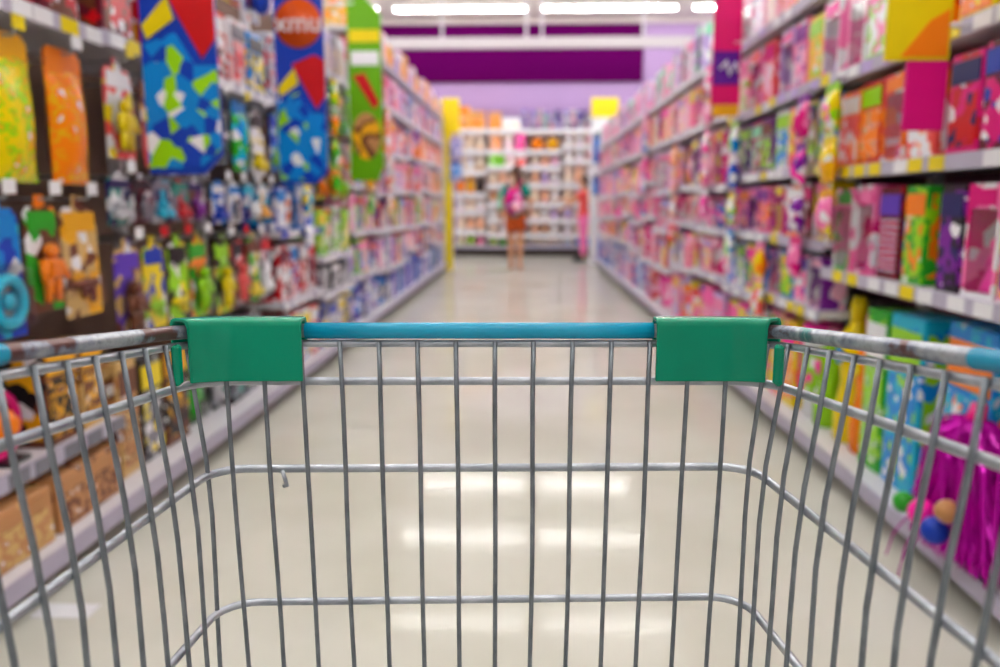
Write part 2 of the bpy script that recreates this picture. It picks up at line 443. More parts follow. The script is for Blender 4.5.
@lazy
def bucket(w, h, c):
    w, h = r2(w), r2(h); base, acc, third = c; r = w/2
    def tub(mb): mb.lathe([(r*.76, 0), (r*.8, .004), (r*.95, h*.86), (r*.95, h*.9)], 16, 0, r, 0)
    def lid(mb): mb.lathe([(r, h*.88), (r, h*.96), (r*.9, h)], 16, 0, r, 0)
    def lab(mb):
        vs = []; n = 8
        for j, z in enumerate((h*.2, h*.7)):
            rr = r*(.8+.15*z/h/.86)+.003
            for i in range(n+1):
                a = math.pi*(1.15+.7*i/n); vs.append((rr*math.cos(a), r+rr*math.sin(a), z))
        mb.add(vs, [(i, i+1, i+n+2, i+n+1) for i in range(n)], True)
    def handle(mb): mb.tube([(r*1.0*math.cos(a*math.pi/10), r-r*.3*math.sin(a*math.pi/10), h*.86-.35*h*math.sin(a*math.pi/10)) for a in range(11)], .004, 6)
    def build(t):
        put('tub', cached(('tub', w, h), tub), plain(base, .3), t); put('lid', cached(('lid', w, h), lid), plain(acc, .3), t)
        put('label_print', cached(('label_print', w, h), lab), printed(third, acc, base, 'cells', 25), t); put('handle', cached(('bucket_handle', w, h), handle), plain(acc, .3), t)
    return dict(name='toy_bucket', cat='toy bucket', w=w, h=h, build=build, desc='%s toy bucket with %s lid' % (cn(base), cn(acc)), plural='toy buckets')
@lazy
def bottle(w, h, c):
    w, h = r2(w), r2(h); base, acc, third = c; r = w/2
    def body(mb): mb.lathe([(r*.8, 0), (r*.95, h*.03), (r, h*.2), (r*.7, h*.42), (r*.92, h*.6), (r*.8, h*.74), (r*.4, h*.82), (r*.38, h*.85)], 14, 0, r, 0)
    def cap(mb): mb.lathe([(r*.45, h*.84), (r*.45, h*.95), (r*.3, h)], 12, 0, r, 0)
    def disc(mb): mb.ell((0, r*.1, h*.6), (r*.5, r*.12, r*.5), 10, 6)
    def build(t):
        put('bottle_body', cached(('bottle_body', w, h), body), plain(base, .25), t); put('cap', cached(('cap', w, h), cap), plain(acc, .3), t)
        put('badge', cached(('badge', w, h), disc), plain(third, .3), t)
    return dict(name='bubble_bottle', cat='bottle', w=w, h=h, build=build, desc='%s bubble bottle, %s badge, %s cap' % (cn(base), cn(third), cn(acc)), plural='bubble bottles')
@lazy
def hoop(w, c):
    w = r2(w); base, acc, third = c; r = w/2
    def ring(mb): mb.tube([(r*.84*math.cos(a*math.pi/12), .06, r+r*.84*math.sin(a*math.pi/12)) for a in range(25)], r*.16, 8, False)
    def core(mb): mb.ell((0, .055, r), (r*.55, .05, r*.5), 12, 8)
    def foot(mb): mb.box(-r*.5, r*.5, .0, .12, 0, r*.12, .005)
    def build(t):
        put('ring', cached(('hoop_ring', w), ring), plain(base, .3), t); put('core', cached(('hoop_core', w), core), plain(acc, .3), t); put('foot', cached(('hoop_foot', w), foot), plain(third, .3), t)
    return dict(name='ring_toy', cat='toy', w=w, h=w, build=build, desc='round %s ring toy with %s centre' % (cn(base), cn(acc)), plural='ring toys')
@lazy
def plush(w, h, c, kind='bear'):
    w, h = r2(w), r2(h); base, acc, third = c
    def body(mb):
        mb.ell((0, w*.36, h*.33), (w*.34, w*.3, h*.31), 12, 8)
    def head(mb): mb.ell((0, w*.32, h*.72), (w*.31, w*.27, h*.22), 12, 8)
    def ear(s):
        def f(mb):
            if kind == 'bunny': mb.ell((s*w*.13, w*.34, h*1.02), (w*.07, w*.05, h*.2), 8, 6)
            else: mb.ell((s*w*.24, w*.34, h*.9), (w*.1, w*.06, h*.09), 8, 6)
        return f
    def arm(s):
        return lambda mb: mb.ell((s*w*.36, w*.22, h*.42), (w*.1, w*.14, h*.16), 8, 6)
    def leg(s):
        return lambda mb: mb.ell((s*w*.22, w*.12, h*.1), (w*.13, w*.2, h*.1), 8, 6)
    def muz(mb): mb.ell((0, w*.08, h*.67), (w*.12, w*.08, h*.08), 8, 6)
    def build(t):
        m = plain(base, .9); k = (kind, w, h)
        b = put('body', cached(('plush_body',)+k, body), m, t)
        hd = put('head', cached(('plush_head',)+k, head), m, t)
        for s in (-1, 1):
            put('ear', cached(('plush_ear', s)+k, ear(s)), plain(acc, .9), hd); put('arm', cached(('plush_arm', s)+k, arm(s)), m, t); put('leg', cached(('plush_leg', s)+k, leg(s)), plain(acc, .9), t)
        put('muzzle', cached(('plush_muzzle',)+k, muz), plain(third, .9), hd)
    return dict(name='plush_' + kind, cat='soft toy', w=w, h=h, build=build, desc='%s plush %s with %s ears, %s muzzle' % (cn(base), kind, cn(acc), cn(third)), plural='soft toys')

# ------------------------------------------------------------------ gondola bays
ORD = ['', 'first', 'second', 'third', 'fourth', 'fifth', 'sixth', 'seventh', 'eighth', 'ninth', 'tenth', 'eleventh', 'twelfth', 'thirteenth', 'fourteenth', 'fifteenth', 'sixteenth']
def tag_mesh(mb): mb.box(-.042, .042, -.003, 0, -.02, .02)
def hooktag_mesh(mb): mb.box(-.026, .026, -.003, 0, -.018, .018)
class Bay:
    """local frame: x along the run (0..W), y = 0 at the deck lip, +y into the shelf, z up"""
    def __init__(s, label, loc, rz, W, H, depth, where, backmat, group, deckz=.125, lip=.042):
        s.lip = lip
        s.t = thing('gondola_bay', label, 'shelf unit', loc, rz, group); s.W = W; s.H = H; s.D = depth; s.where = where
        s.M = Matrix.Translation(loc) @ Matrix.Rotation(rz, 4, 'Z'); s.rz = rz; s.nrow = 0; s.rows = []
        boxpart('back_panel', s.t, backmat, .0, W, depth-.03, depth, 0, H)
        for x in (.0, W-.025): boxpart('upright', s.t, M_SHELF, x, x+.025, depth-.07, depth-.03, 0, H)
        d = boxpart('base_deck', s.t, M_SHELF, 0, W, 0.004, depth-.07, deckz-.035, deckz)
        boxpart('deck_rail', d, M_RAIL, 0, W, -.006, .004, deckz-.048, deckz+.004)
        boxpart('kick_plate', s.t, M_KICK, 0, W, .1, .12, 0, deckz-.035)
        s.deckz = deckz
    def shelf(s, z, y0=.04, tags=None):
        sh = boxpart('shelf', s.t, M_SHELF, .0, s.W, y0+.004, s.D-.07, z-.03, z)
        boxpart('price_rail', sh, M_SHELF if s.lip > .05 else M_RAIL, 0, s.W, y0-.006, y0+.004, z-s.lip, z+.003)
        if tags:
            n = max(2, int(s.W/.12))
            for i in range(n):
                if random.random() < .15: continue
                put('price_tag', cached('price_tag', tag_mesh), plain(random.choice(tags), .5), sh, (s.W*(i+.5)/n + random.uniform(-.03, .03), y0-.006, z-.02))
        return sh
    def place(s, p, x, y, z, row, hang=False, turn=0.0):
        loc = s.M @ Vector((x, y, z))
        label = '%s, %s row, %s' % (p['desc'], ORD[row], s.where)
        t = thing(p['name'], label, p['cat'], loc, s.rz + turn, '%s in the %s row of %s' % (p['plural'], ORD[row], s.where))
        p['build'](t)
    def hook(s, x, z, yf, tagc):
        mb = MB(); mb.tube([(x, s.D-.03, z), (x, yf-.015, z), (x, yf-.03, z+.02)], .004, 6)
        h = put('hook', mb, M_WIRE, s.t)
        if tagc: put('price_tag', cached('hook_tag', hooktag_mesh), plain(tagc, .5), h, (x, yf-.032, z+.03))
    def fill(s, kind, z, items, **kw): s.rows.append((kind, z, items, kw))
    def done(s):
        R_ = s.rows
        for i, (kind, z, items, kw) in enumerate(R_):
            z0 = s.deckz if kind == 'D' else z
            lim = s.H + .1 if i+1 == len(R_) else 9
            if kind != 'H' and i+1 < len(R_):
                k2, z2, it2, _ = R_[i+1]
                lim = z2-.062 if k2 == 'S' else z2 - max((p.h or .2) for p in it2) - .02
            s.fill_(kind, z, items, space=(lim - z0) if kind != 'H' and i+1 < len(R_) else None, **kw)
    def fill_(s, kind, z, items, space=None, y=.06, gap=.008, x0=None, x1=None, tags=('white',), jitter=.006):
        """kind: D deck, S shelf, H hooks (z = hook height).  items: list of products used in turn until the bay is full"""
        s.nrow += 1
        x = .03 if x0 is None else x0; xe = s.W-.03 if x1 is None else x1
        if kind == 'S': s.shelf(z, y-.02, tags); zz = z
        elif kind == 'D': zz = s.deckz
        sel = []; i = 0; tot = 0
        while True:
            sp = items[i % len(items)]; hh = sp.h
            if space and hh:
                hh = min(space*.97, max(hh, min(hh*1.45, space*random.uniform(.88, .97))))
            p = sp.make(hh, i // len(items))
            if tot + p['w'] + gap > xe - x: break
            sel.append(p); tot += p['w'] + gap; i += 1
            if i > 40: break
        if not sel: return
        g = (xe - x - tot)/len(sel)
        cx = x
        for p in sel:
            cx += (p['w'] + gap + g)/2
            yy = y + random.uniform(0, jitter)
            if kind == 'H':
                s.hook(cx, z, yy, random.choice(tags) if tags else None)
                s.place(p, cx, yy-.035, z - p['h'] + .012, s.nrow, True)
            else:
                s.place(p, cx, yy, zz, s.nrow, False, random.uniform(-.04, .04))
            cx += (p['w'] + gap + g)/2
ch = random.choice
BOYS = ['blue', 'yellow', 'red', 'green', 'orange', 'sky', 'lime', 'white', 'navy', 'black', 'teal', 'grey']
PALE = ['white', 'rose', 'lavender', 'orange', 'sky', 'coral', 'white', 'gold', 'pink', 'blue']
PINK = ['pink', 'rose', 'hotpink', 'magenta', 'pink', 'white', 'purple', 'lavender', 'yellow', 'rose', 'coral']
MIXR = ['magenta', 'pink', 'yellow', 'orange', 'lime', 'sky', 'purple', 'red', 'white', 'green', 'hotpink']
def trio(pal):
    a = ch(pal); b = ch([p for p in pal if p != a]); c = ch([p for p in pal if p not in (a, b)] or [a]); return (a, b, c)
def rnd(kindset, pal, w, h):
    """a generator of random products of similar size"""
    k = ch(kindset); c = trio(pal); ww = w*random.uniform(.88, 1.12); hh = h*random.uniform(.86, 1.0)
    if k == 'blister': return blister(ww, hh, c, ch(['car', 'figure', 'blaster', 'ball', 'ring', 'animal', 'blocks']))
    if k == 'doll': return window_box(ww, hh, .09, c, 'doll')
    if k == 'wbox': return window_box(ww, hh, .1, c, ch(['car', 'animal', 'figure', 'blocks']))
    if k == 'carton': return carton(ww, hh, .2, c, ch(['cells', 'dots', 'noise', 'stripes']))
    if k == 'bag': return bag(ww, hh, c, ch(['noise', 'cells', 'dots']))
    if k == 'bucket': return bucket(min(ww, hh*1.1), hh, c)
    if k == 'ball': return ballt(min(ww, hh)/2, c)
    if k == 'bottle': return bottle(ww*.6, hh, c)
def many(n, kinds, pal, w, h):
    out = []; seen = set()
    while len(out) < n:
        p = rnd(kinds, pal, w, h); key = tuple(sorted(p.a['c']))
        if key in seen: continue
        seen.add(key); out.append(p)
    return out

XL, XR = -1.26, 1.12
# ---- run along the dark side of the aisle (ends at the yellow post)
LE = [0.8, 1.65, 2.5, 3.33, 4.17, 5.0, 5.95, 6.9, 7.8, 8.75, 9.7, 10.6, 11.55, 12.45]
def left_bay(i):
    n = len(LE)-1-i
    where = '%s bay from yellow post' % ORD[n]
    # local x runs along +Y world when rotated +90 deg (x->+Y, -y -> +X)
    return Bay('dark-backed toy shelf bay, %s from the yellow end post' % ORD[n], (XL, LE[i], 0), R(90), LE[i+1]-LE[i], 2.3, .5, where, M_PEG if i < 6 else M_PEGL, 'shelf bays ending at the yellow post')
B = lambda *c: c
LB_, RB = [], []
for i in range(len(LE)-1):
    b = left_bay(i); LB_.append(b)
    if i == 0:
        b.fill('D', 0, many(3, ['carton'], BOYS, .3, .36)); b.fill('H', .95, many(4, ['blister'], BOYS, .2, .34)); b.fill('H', 1.5, many(4, ['bag', 'blister'], BOYS, .2, .36)); b.fill('S', 1.57, many(4, ['carton'], BOYS, .2, .28))
    elif i == 1:      # yellow bags, orange packs, blasters, ring toy, brown carton
        b.fill('D', 0, [carton(.36, .14, .3, B('tan','beige','tan'), 'noise'), carton(.36, .13, .3, B('tan','brown','tan'), 'noise')], y=.05, tags=None)
        b.fill('S', .36, [carton(.2, .07, .2, B('orange','gold','yellow'), 'stripes'), hoop(.2, B('magenta','orange','black')), carton(.16, .2, .2, B('brown','black','gold'), 'noise'), carton(.13, .25, .12, B('beige','brown','gold'), 'noise')], y=.09, tags=['grey'])
        b.fill('H', 1.06, [blister(.17, .36, B('orange','gold','green'), 'blaster'), blister(.19, .37, B('blue','sky','cyan'), 'ring'), blister(.15, .32, B('brown','green','orange'), 'figure'), blister(.19, .36, B('beige','gold','brown'), 'blaster'), ], tags=['white'])
        b.fill('H', 1.47, [bag(.2, .38, B('yellow','lime','yellow'), 'cells'), bag(.2, .38, B('yellow','lime','gold'), 'noise'), bag(.19, .38, B('orange','gold','orange')), blister(.17, .37, B('yellow','maroon','red'), 'animal')], tags=['yellow', 'white'])
        b.fill('S', 1.56, [carton(.17, .2, .2, B('blue','sky','navy')), carton(.2, .2, .2, B('yellow','black','gold'), 'noise'), carton(.2, .22, .2, B('maroon','brown','red')), carton(.2, .2, .2, B('yellow','maroon','yellow'))], y=.06, tags=['yellow', 'white'])
    elif i == 2:
        b.fill('D', 0, [carton(.14, .4, .12, B('beige','tan','brown'), 'noise'), carton(.16, .3, .2, B('black','grey','yellow')), carton(.2, .34, .2, B('brown','black','gold')), blister(.16, .3, B('darkgreen','black','green'), 'figure')], y=.1)
        b.fill('H', .92, [blister(.17, .34, B('beige','violet','brown'), 'figure'), blister(.16, .33, B('yellow','blue','lime'), 'blaster'), blister(.17, .34, B('lime','black','yellow'), 'blaster'), blister(.16, .34, B('orange','green','lime'), 'figure'), ], tags=['white', 'red', 'white'])
        b.fill('H', 1.135, [blister(.15, .17, B('teal','navy','silver'), 'car'), blister(.15, .17, B('maroon','black','grey'), 'figure'), blister(.15, .17, B('navy','grey','cyan'), 'car'), blister(.14, .17, B('grey','teal','red'), 'car'), blister(.14, .17, B('brown','navy','purple'), 'animal')], tags=['white', 'grey'])
        b.fill('H', 1.5, [blister(.18, .32, B('coral','white','yellow'), 'figure'), blister(.2, .34, B('maroon','gold','coral'), 'car'), bag(.19, .34, B('sky','blue','blue')), bag(.19, .34, B('blue','lime','sky'))], tags=['white', 'yellow'])
        b.fill('S', 1.57, [carton(.2, .25, .2, B('maroon','red','brown')), carton(.18, .22, .2, B('red','white','gold')), carton(.2, .26, .2, B('white','red','blue'))], tags=['white', 'yellow'])
    elif i == 3:
        b.fill('D', 0, [blister(.16, .34, B('darkgreen','black','silver'), 'figure'), carton(.17, .26, .2, B('black','grey','teal')), carton(.18, .3, .2, B('grey','black','lime'))], y=.1)
        b.fill('H', .9, [blister(.17, .34, B('black','lime','yellow'), 'figure'), blister(.16, .34, B('maroon','black','coral'), 'figure'), blister(.17, .34, B('green','brown','yellow'), 'car'), blister(.16, .33, B('grey','red','white'), 'car')], tags=['white', 'red'])
        b.fill('H', 1.135, [blister(.15, .19, B('sky','white','blue'), 'car'), blister(.15, .19, B('white','sky','grey'), 'figure'), blister(.16, .19, B('blue','cyan','white'), 'ball'), blister(.15, .19, B('cyan','white','gold'), 'car')], tags=['white'])
        b.fill('H', 1.5, [bag(.19, .3, B('black','grey','navy')), bag(.19, .32, B('green','cyan','sky'), 'cells'), blister(.19, .33, B('white','black','yellow'), 'car'), bag(.18, .32, B('cyan','green','blue'), 'cells')], tags=['white', 'yellow'])
        b.fill('S', 1.57, [carton(.2, .28, .2, B('coral','brown','white')), carton(.18, .26, .2, B('white','coral','grey')), carton(.2, .28, .2, B('sky','yellow','black'))], tags=['white'])
        b.fill('H', 2.2, many(4, ['blister'], ['blue','red','yellow','white','navy'], .19, .3))
    elif i == 4:
        b.fill('D', 0, [carton(.18, .3, .2, B('white','red','red')), carton(.18, .28, .2, B('red','white','yellow')), carton(.17, .27, .2, B('white','sky','yellow'))])
        b.fill('S', .52, [carton(.17, .3, .2, B('red','white','maroon')), carton(.15, .28, .2, B('white','red','sky')), carton(.16, .3, .2, B('brown','red','white'))], tags=['white'])
        b.fill('S', .9, [carton(.17, .2, .2, B('blue','white','sky')), bucket(.17, .2, B('white','blue','orange')), carton(.2, .2, .2, B('sky','grey','white'))], tags=['white', 'blue'])
        b.fill('H', 1.52, [blister(.17, .32, B('sky','blue','lime'), 'car'), bag(.18, .34, B('blue','green','blue')), blister(.19, .32, B('white','grey','yellow'), 'figure')])
        b.fill('S', 1.6, [carton(.19, .26, .2, B('white','coral','grey')), carton(.19, .28, .2, B('yellow','red','sky'))], tags=['white'])
        b.fill('H', 2.25, many(4, ['blister', 'bag'], ['lavender','white','rose','grey','navy'], .2, .3))
    elif i == 5:
        b.fill('D', 0, [carton(.2, .2, .2, B('blue','yellow','navy')), carton(.22, .2, .2, B('grey','white','blue')), carton(.2, .22, .2, B('white','blue','yellow'))])
        b.fill('S', .47, [carton(.22, .14, .2, B('grey','black','silver')), carton(.24, .14, .2, B('black','grey','white'))], tags=['white'])
        b.fill('S', .71, [carton(.2, .26, .2, B('lime','green','yellow')), bucket(.18, .22, B('lime','orange','white')), carton(.19, .25, .2, B('white','lime','grey'))], tags=['white'])
        b.fill('H', 1.4, [blister(.19, .34, B('lime','black','orange'), 'animal'), blister(.18, .34, B('black','lime','orange'), 'figure'), bag(.18, .34, B('green','lime','lime'))])
        b.fill('H', 1.82, [blister(.19, .34, B('green','brown','gold'), 'animal'), bag(.18, .34, B('grey','black','teal')), blister(.18, .34, B('teal','black','white'), 'figure')])
        b.fill('S', 1.9, many(3, ['carton'], ['white','lavender','grey','beige'], .2, .3), tags=['white'])
    else:
        J = lambda z: z + random.uniform(-.07, .05)
        pal = PALE + (['orange', 'lime'] if i < 9 else ['white', 'gold', 'coral'])
        b.fill('D', 0, many(3, ['carton', 'bucket'], ['white','sky','violet','grey','lavender','blue'], .22, .26))
        b.fill('S', J(.5 if i % 2 else .47), many(4, ['carton', 'blister'], pal, .2, .24), tags=['white'])
        b.fill('S', J(.8), many(4, ['carton', 'wbox', 'bucket'], pal + ['orange', 'lime', 'purple'], .2, .3), tags=['white'])
        b.fill('S', J(1.18), many(4, ['carton', 'wbox'], pal, .2, .32), tags=['white'])
        b.fill('S', J(1.56), many(4, ['carton', 'bag'], pal + ['coral', 'coral', 'orange'], .2, .32), tags=['white'])
        b.fill('S', 1.93, many(4, ['carton', 'wbox'], ['rose','white','lavender','pink','sky','coral'], .2, .3), tags=['white'])
        b.fill('S', 2.3, [carton(.24, .3 if i % 2 else .22, .22, B('gold','orange','beige')), carton(.22, .24, .22, B('lavender','violet','white')), carton(.22, .28, .22, B('rose','gold','white'))], tags=None)

    b.done()

# ---- run along the pink side (ends at the white panel)
RE = [0.6, 1.5, 2.4, 3.2, 4.0, 4.8, 5.7, 6.6, 7.5, 8.4, 9.3, 10.2, 11.1, 12.0, 12.9, 13.8]
def right_bay(i):
    n = len(RE)-1-i
    where = '%s bay from white panel' % ORD[n]
    return Bay('pink toy shelf bay, %s from the white end panel' % ORD[n], (XR, RE[i+1], 0), R(-90), RE[i+1]-RE[i], 2.2, .5, where, plain((120,70,95), .7) if i < 6 else M_PEGL, 'shelf bays ending at the white panel')
for i in range(len(RE)-1):
    b = right_bay(i); RB.append(b)
    if i == 0:
        b.fill('D', 0, many(3, ['carton'], MIXR, .28, .4)); b.fill('S', .8, many(4, ['doll', 'carton'], PINK, .2, .3), tags=['yellow', 'white']); b.fill('S', 1.18, many(4, ['doll'], PINK, .2, .3), tags=['yellow', 'white']); b.fill('S', 1.55, many(4, ['carton'], MIXR, .2, .3), tags=['white'])
    elif i == 1:       # local x: 0 = far end (y=2.4), W = near end (y=1.5)
        b.fill('D', 0, [carton(.26, .48, .2, B('sky','cyan','orange'), 'cells'), blister(.13, .42, B('navy','blue','sky'), 'figure'), window_box(.26, .46, .14, B('blue','magenta','magenta'), 'doll')], y=.1)
        b.fill('S', .8, [carton(.13, .3, .15, B('black','purple','navy')), window_box(.15, .3, .1, B('pink','magenta','hotpink'), 'doll'), carton(.16, .28, .16, B('yellow','pink','purple')), carton(.2, .25, .16, B('white','green','pink')), carton(.14, .3, .16, B('pink','lime','green'))], tags=['yellow', 'white', 'white'])
        b.fill('S', 1.18, [carton(.15, .24, .16, B('magenta','red','navy')), carton(.15, .28, .16, B('maroon','magenta','blue')), carton(.17, .26, .16, B('rose','grey','sky')), carton(.16, .28, .16, B('grey','orange','white'))], tags=['yellow', 'yellow', 'white'])
        b.fill('S', 1.53, [carton(.17, .24, .16, B('yellow','orange','red')), carton(.18, .28, .16, B('brown','coral','orange')), carton(.18, .26, .16, B('yellow','grey','lime'))], tags=['white', 'yellow'])
    elif i == 2:
        b.fill('D', 0, [bottle(.14, .44, B('yellow','yellow','sky')), bottle(.13, .42, B('orange','pink','yellow')), carton(.15, .46, .14, B('green','lime','white'), 'dots'), carton(.22, .47, .14, B('cyan','sky','lime'), 'cells')], y=.08)
        b.fill('S', .8, [window_box(.16, .3, .1, B('pink','green','lime'), 'doll'), window_box(.16, .31, .1, B('magenta','pink','hotpink'), 'doll'), carton(.14, .3, .12, B('maroon','red','violet'), 'stripes'), carton(.14, .28, .16, B('green','lime','orange'))], tags=['yellow', 'white'])
        b.fill('S', 1.18, [carton(.18, .27, .16, B('orange','coral','white')), carton(.16, .29, .16, B('red','orange','lime'), 'dots'), window_box(.17, .3, .1, B('coral','orange','magenta'), 'doll')], tags=['white', 'yellow', 'yellow'])
        b.fill('S', 1.53, [window_box(.17, .3, .1, B('rose','pink','magenta'), 'doll'), carton(.16, .27, .16, B('lime','white','pink')), carton(.18, .28, .16, B('pink','magenta','rose')), carton(.16, .27, .16, B('yellow','orange','red'))], tags=['white', 'lavender'])
    elif i == 3:
        b.fill('D', 0, [carton(.18, .4, .16, B('pink','yellow','lime'), 'dots'), carton(.17, .38, .16, B('yellow','orange','hotpink'), 'dots'), bucket(.17, .3, B('white','hotpink','lime')), bottle(.13, .4, B('lime','pink','hotpink'))], y=.08)
        b.fill('S', .62, [window_box(.15, .24, .1, B('pink','purple','rose'), 'doll'), carton(.16, .22, .16, B('sky','lime','yellow')), carton(.16, .23, .16, B('white','hotpink','violet'))], tags=['yellow', 'white'])
        b.fill('S', .9, [window_box(.16, .24, .1, B('magenta','yellow','pink'), 'doll'), carton(.15, .23, .16, B('orange','purple','white')), carton(.15, .24, .16, B('brown','maroon','magenta'))], tags=['yellow', 'white'])
        b.fill('S', 1.2, [carton(.18, .27, .16, B('white','sky','lime')), carton(.16, .28, .16, B('red','coral','yellow')), carton(.18, .28, .16, B('beige','lime','navy'))], tags=['white', 'yellow'])
        b.fill('S', 1.54, [window_box(.17, .3, .1, B('lavender','pink','hotpink'), 'doll'), carton(.17, .29, .16, B('pink','rose','purple')), carton(.16, .26, .16, B('yellow','gold','lime'))], tags=['yellow', 'lavender'])
        b.fill('S', 1.9, many(4, ['carton', 'doll'], ['white','rose','pink','gold'], .18, .28), tags=['white'])
    elif i == 4:
        b.fill('D', 0, [carton(.18, .36, .16, B('yellow','white','hotpink'), 'dots'), carton(.17, .34, .16, B('hotpink','orange','yellow')), carton(.17, .3, .16, B('sky','white','yellow'), 'dots')], y=.08)
        b.fill('S', .58, [carton(.17, .26, .16, B('white','sky','hotpink')), carton(.18, .25, .16, B('blue','white','lime')), carton(.16, .26, .16, B('yellow','green','hotpink'))], tags=['white', 'yellow'])
        b.fill('S', .9, [window_box(.17, .25, .1, B('hotpink','purple','pink'), 'doll'), carton(.18, .24, .16, B('purple','pink','orange'))], tags=['white'])
        b.fill('S', 1.2, [carton(.16, .28, .16, B('brown','purple','lime')), carton(.17, .28, .16, B('purple','navy','lime')), carton(.17, .26, .16, B('magenta','maroon','mint'))], tags=['yellow', 'white'])
        b.fill('S', 1.53, [carton(.2, .3, .16, B('rose','lime','pink')), window_box(.18, .31, .1, B('pink','coral','red'), 'doll'), carton(.17, .3, .16, B('coral','rose','magenta'))], tags=['white', 'yellow'])
        b.fill('S', 1.9, many(4, ['carton', 'doll'], ['rose','white','pink','gold','lavender'], .18, .28), tags=['lavender'])
    else:
        pk = PINK if i % 3 else PINK + ['orange', 'gold', 'peach']
        if i == 7: b.fill('D', 0, [bucket(.34, .3, B('hotpink','magenta','rose')), bucket(.3, .26, B('rose','hotpink','white'))])
        else: b.fill('D', 0, many(3, ['carton', 'bucket', 'doll'], pk if i < 9 else ['sky','blue','pink','rose','white'], .24, .28))
        b.fill('S', J(.56), many(4, ['carton', 'doll', 'bag'], pk, .2, .26), tags=['white'])
        b.fill('S', J(.88), many(4, ['bag', 'doll'], ['pink','rose','coral','hotpink'] + (['sky'] if i % 2 else ['peach']), .2, .26), tags=['white'])
        b.fill('S', J(1.2), many(4, ['bag', 'carton', 'doll'], pk + (['sky', 'yellow'] if i > 9 else ['peach']), .2, .3), tags=['white'])
        b.fill('S', 1.57, many(4, ['carton', 'doll'], pk + (['sky', 'blue'] if i in (9, 10, 13, 14) else ['gold']), .2, .3), tags=['white'])
        b.fill('S', 1.93, many(4, ['carton', 'bag', 'doll'], ['rose','pink','white','lavender','pink','rose','mint'], .2, .34), tags=['white'])

    b.done()

# ---- clip strips: small bags hung in front of the shelf lips
def strip(b, x, z1, n, cols, word):
    h = .19*n+.04
    t = thing('clip_strip', 'white clip strip of small %s bags, %s' % (word, b.where), 'display strip', b.M @ Vector((x, 0, z1)), b.rz)
    boxpart('strip_band', t, plain('white', .5), -.012, .012, .004, .007, -h, .0)
    boxpart('strip_clamp', t, M_RAIL, -.015, .015, .004, .03, -.02, .004)
    for k in range(n):
        p = bag(.13, .17, cols[k % len(cols)], 'cells').make(None, k // len(cols))
        label = '%s, clip strip, %s' % (p['desc'], b.where)
        q = thing('toy_bag', label, 'toy bag', b.M @ Vector((x, -.054, z1-.19*(k+1)-.0)), b.rz, 'small bags on the clip strip, %s' % b.where); p['build'](q)
def strips(bays, spec):
    for i, x, z1, n, word, cols in spec: strip(bays[i], x, z1, n, cols, word)
strips(RB, [(2, .12, 1.5, 3, 'yellow', [B('yellow','pink','lime'), B('gold','hotpink','yellow'), B('pink','yellow','gold')]),
            (3, .6, 1.5, 4, 'magenta', [B('magenta','pink','purple'), B('hotpink','white','purple'), B('purple','magenta','white')]),
            (3, .1, .88, 3, 'orange', [B('orange','yellow','pink'), B('coral','white','yellow')]),
            (4, .3, 1.5, 4, 'blue', [B('sky','white','lime'), B('blue','sky','white'), B('lime','sky','yellow')]),
            (5, .5, 1.9, 5, 'pink', [B('pink','white','hotpink'), B('rose','pink','gold')]),
            (6, .3, 1.5, 4, 'peach', [B('peach','white','orange'), B('rose','coral','gold')]),
            (8, .5, 1.9, 4, 'rose', [B('rose','pink','hotpink'), B('sky','white','blue')])])
strips(LB_, [(4, .4, 1.55, 4, 'blue', [B('blue','white','sky'), B('white','sky','blue'), B('cyan','blue','yellow')]),
            (5, .3, 1.85, 4, 'lime', [B('lime','green','yellow'), B('orange','lime','green')]),
            (6, .5, 1.9, 5, 'orange', [B('orange','gold','white'), B('lime','white','green'), B('violet','white','pink')]),
            (7, .4, 1.9, 5, 'coral', [B('coral','white','gold'), B('white','coral','orange')]),
            (9, .4, 1.9, 4, 'purple', [B('violet','pink','white'), B('orange','gold','coral')])])

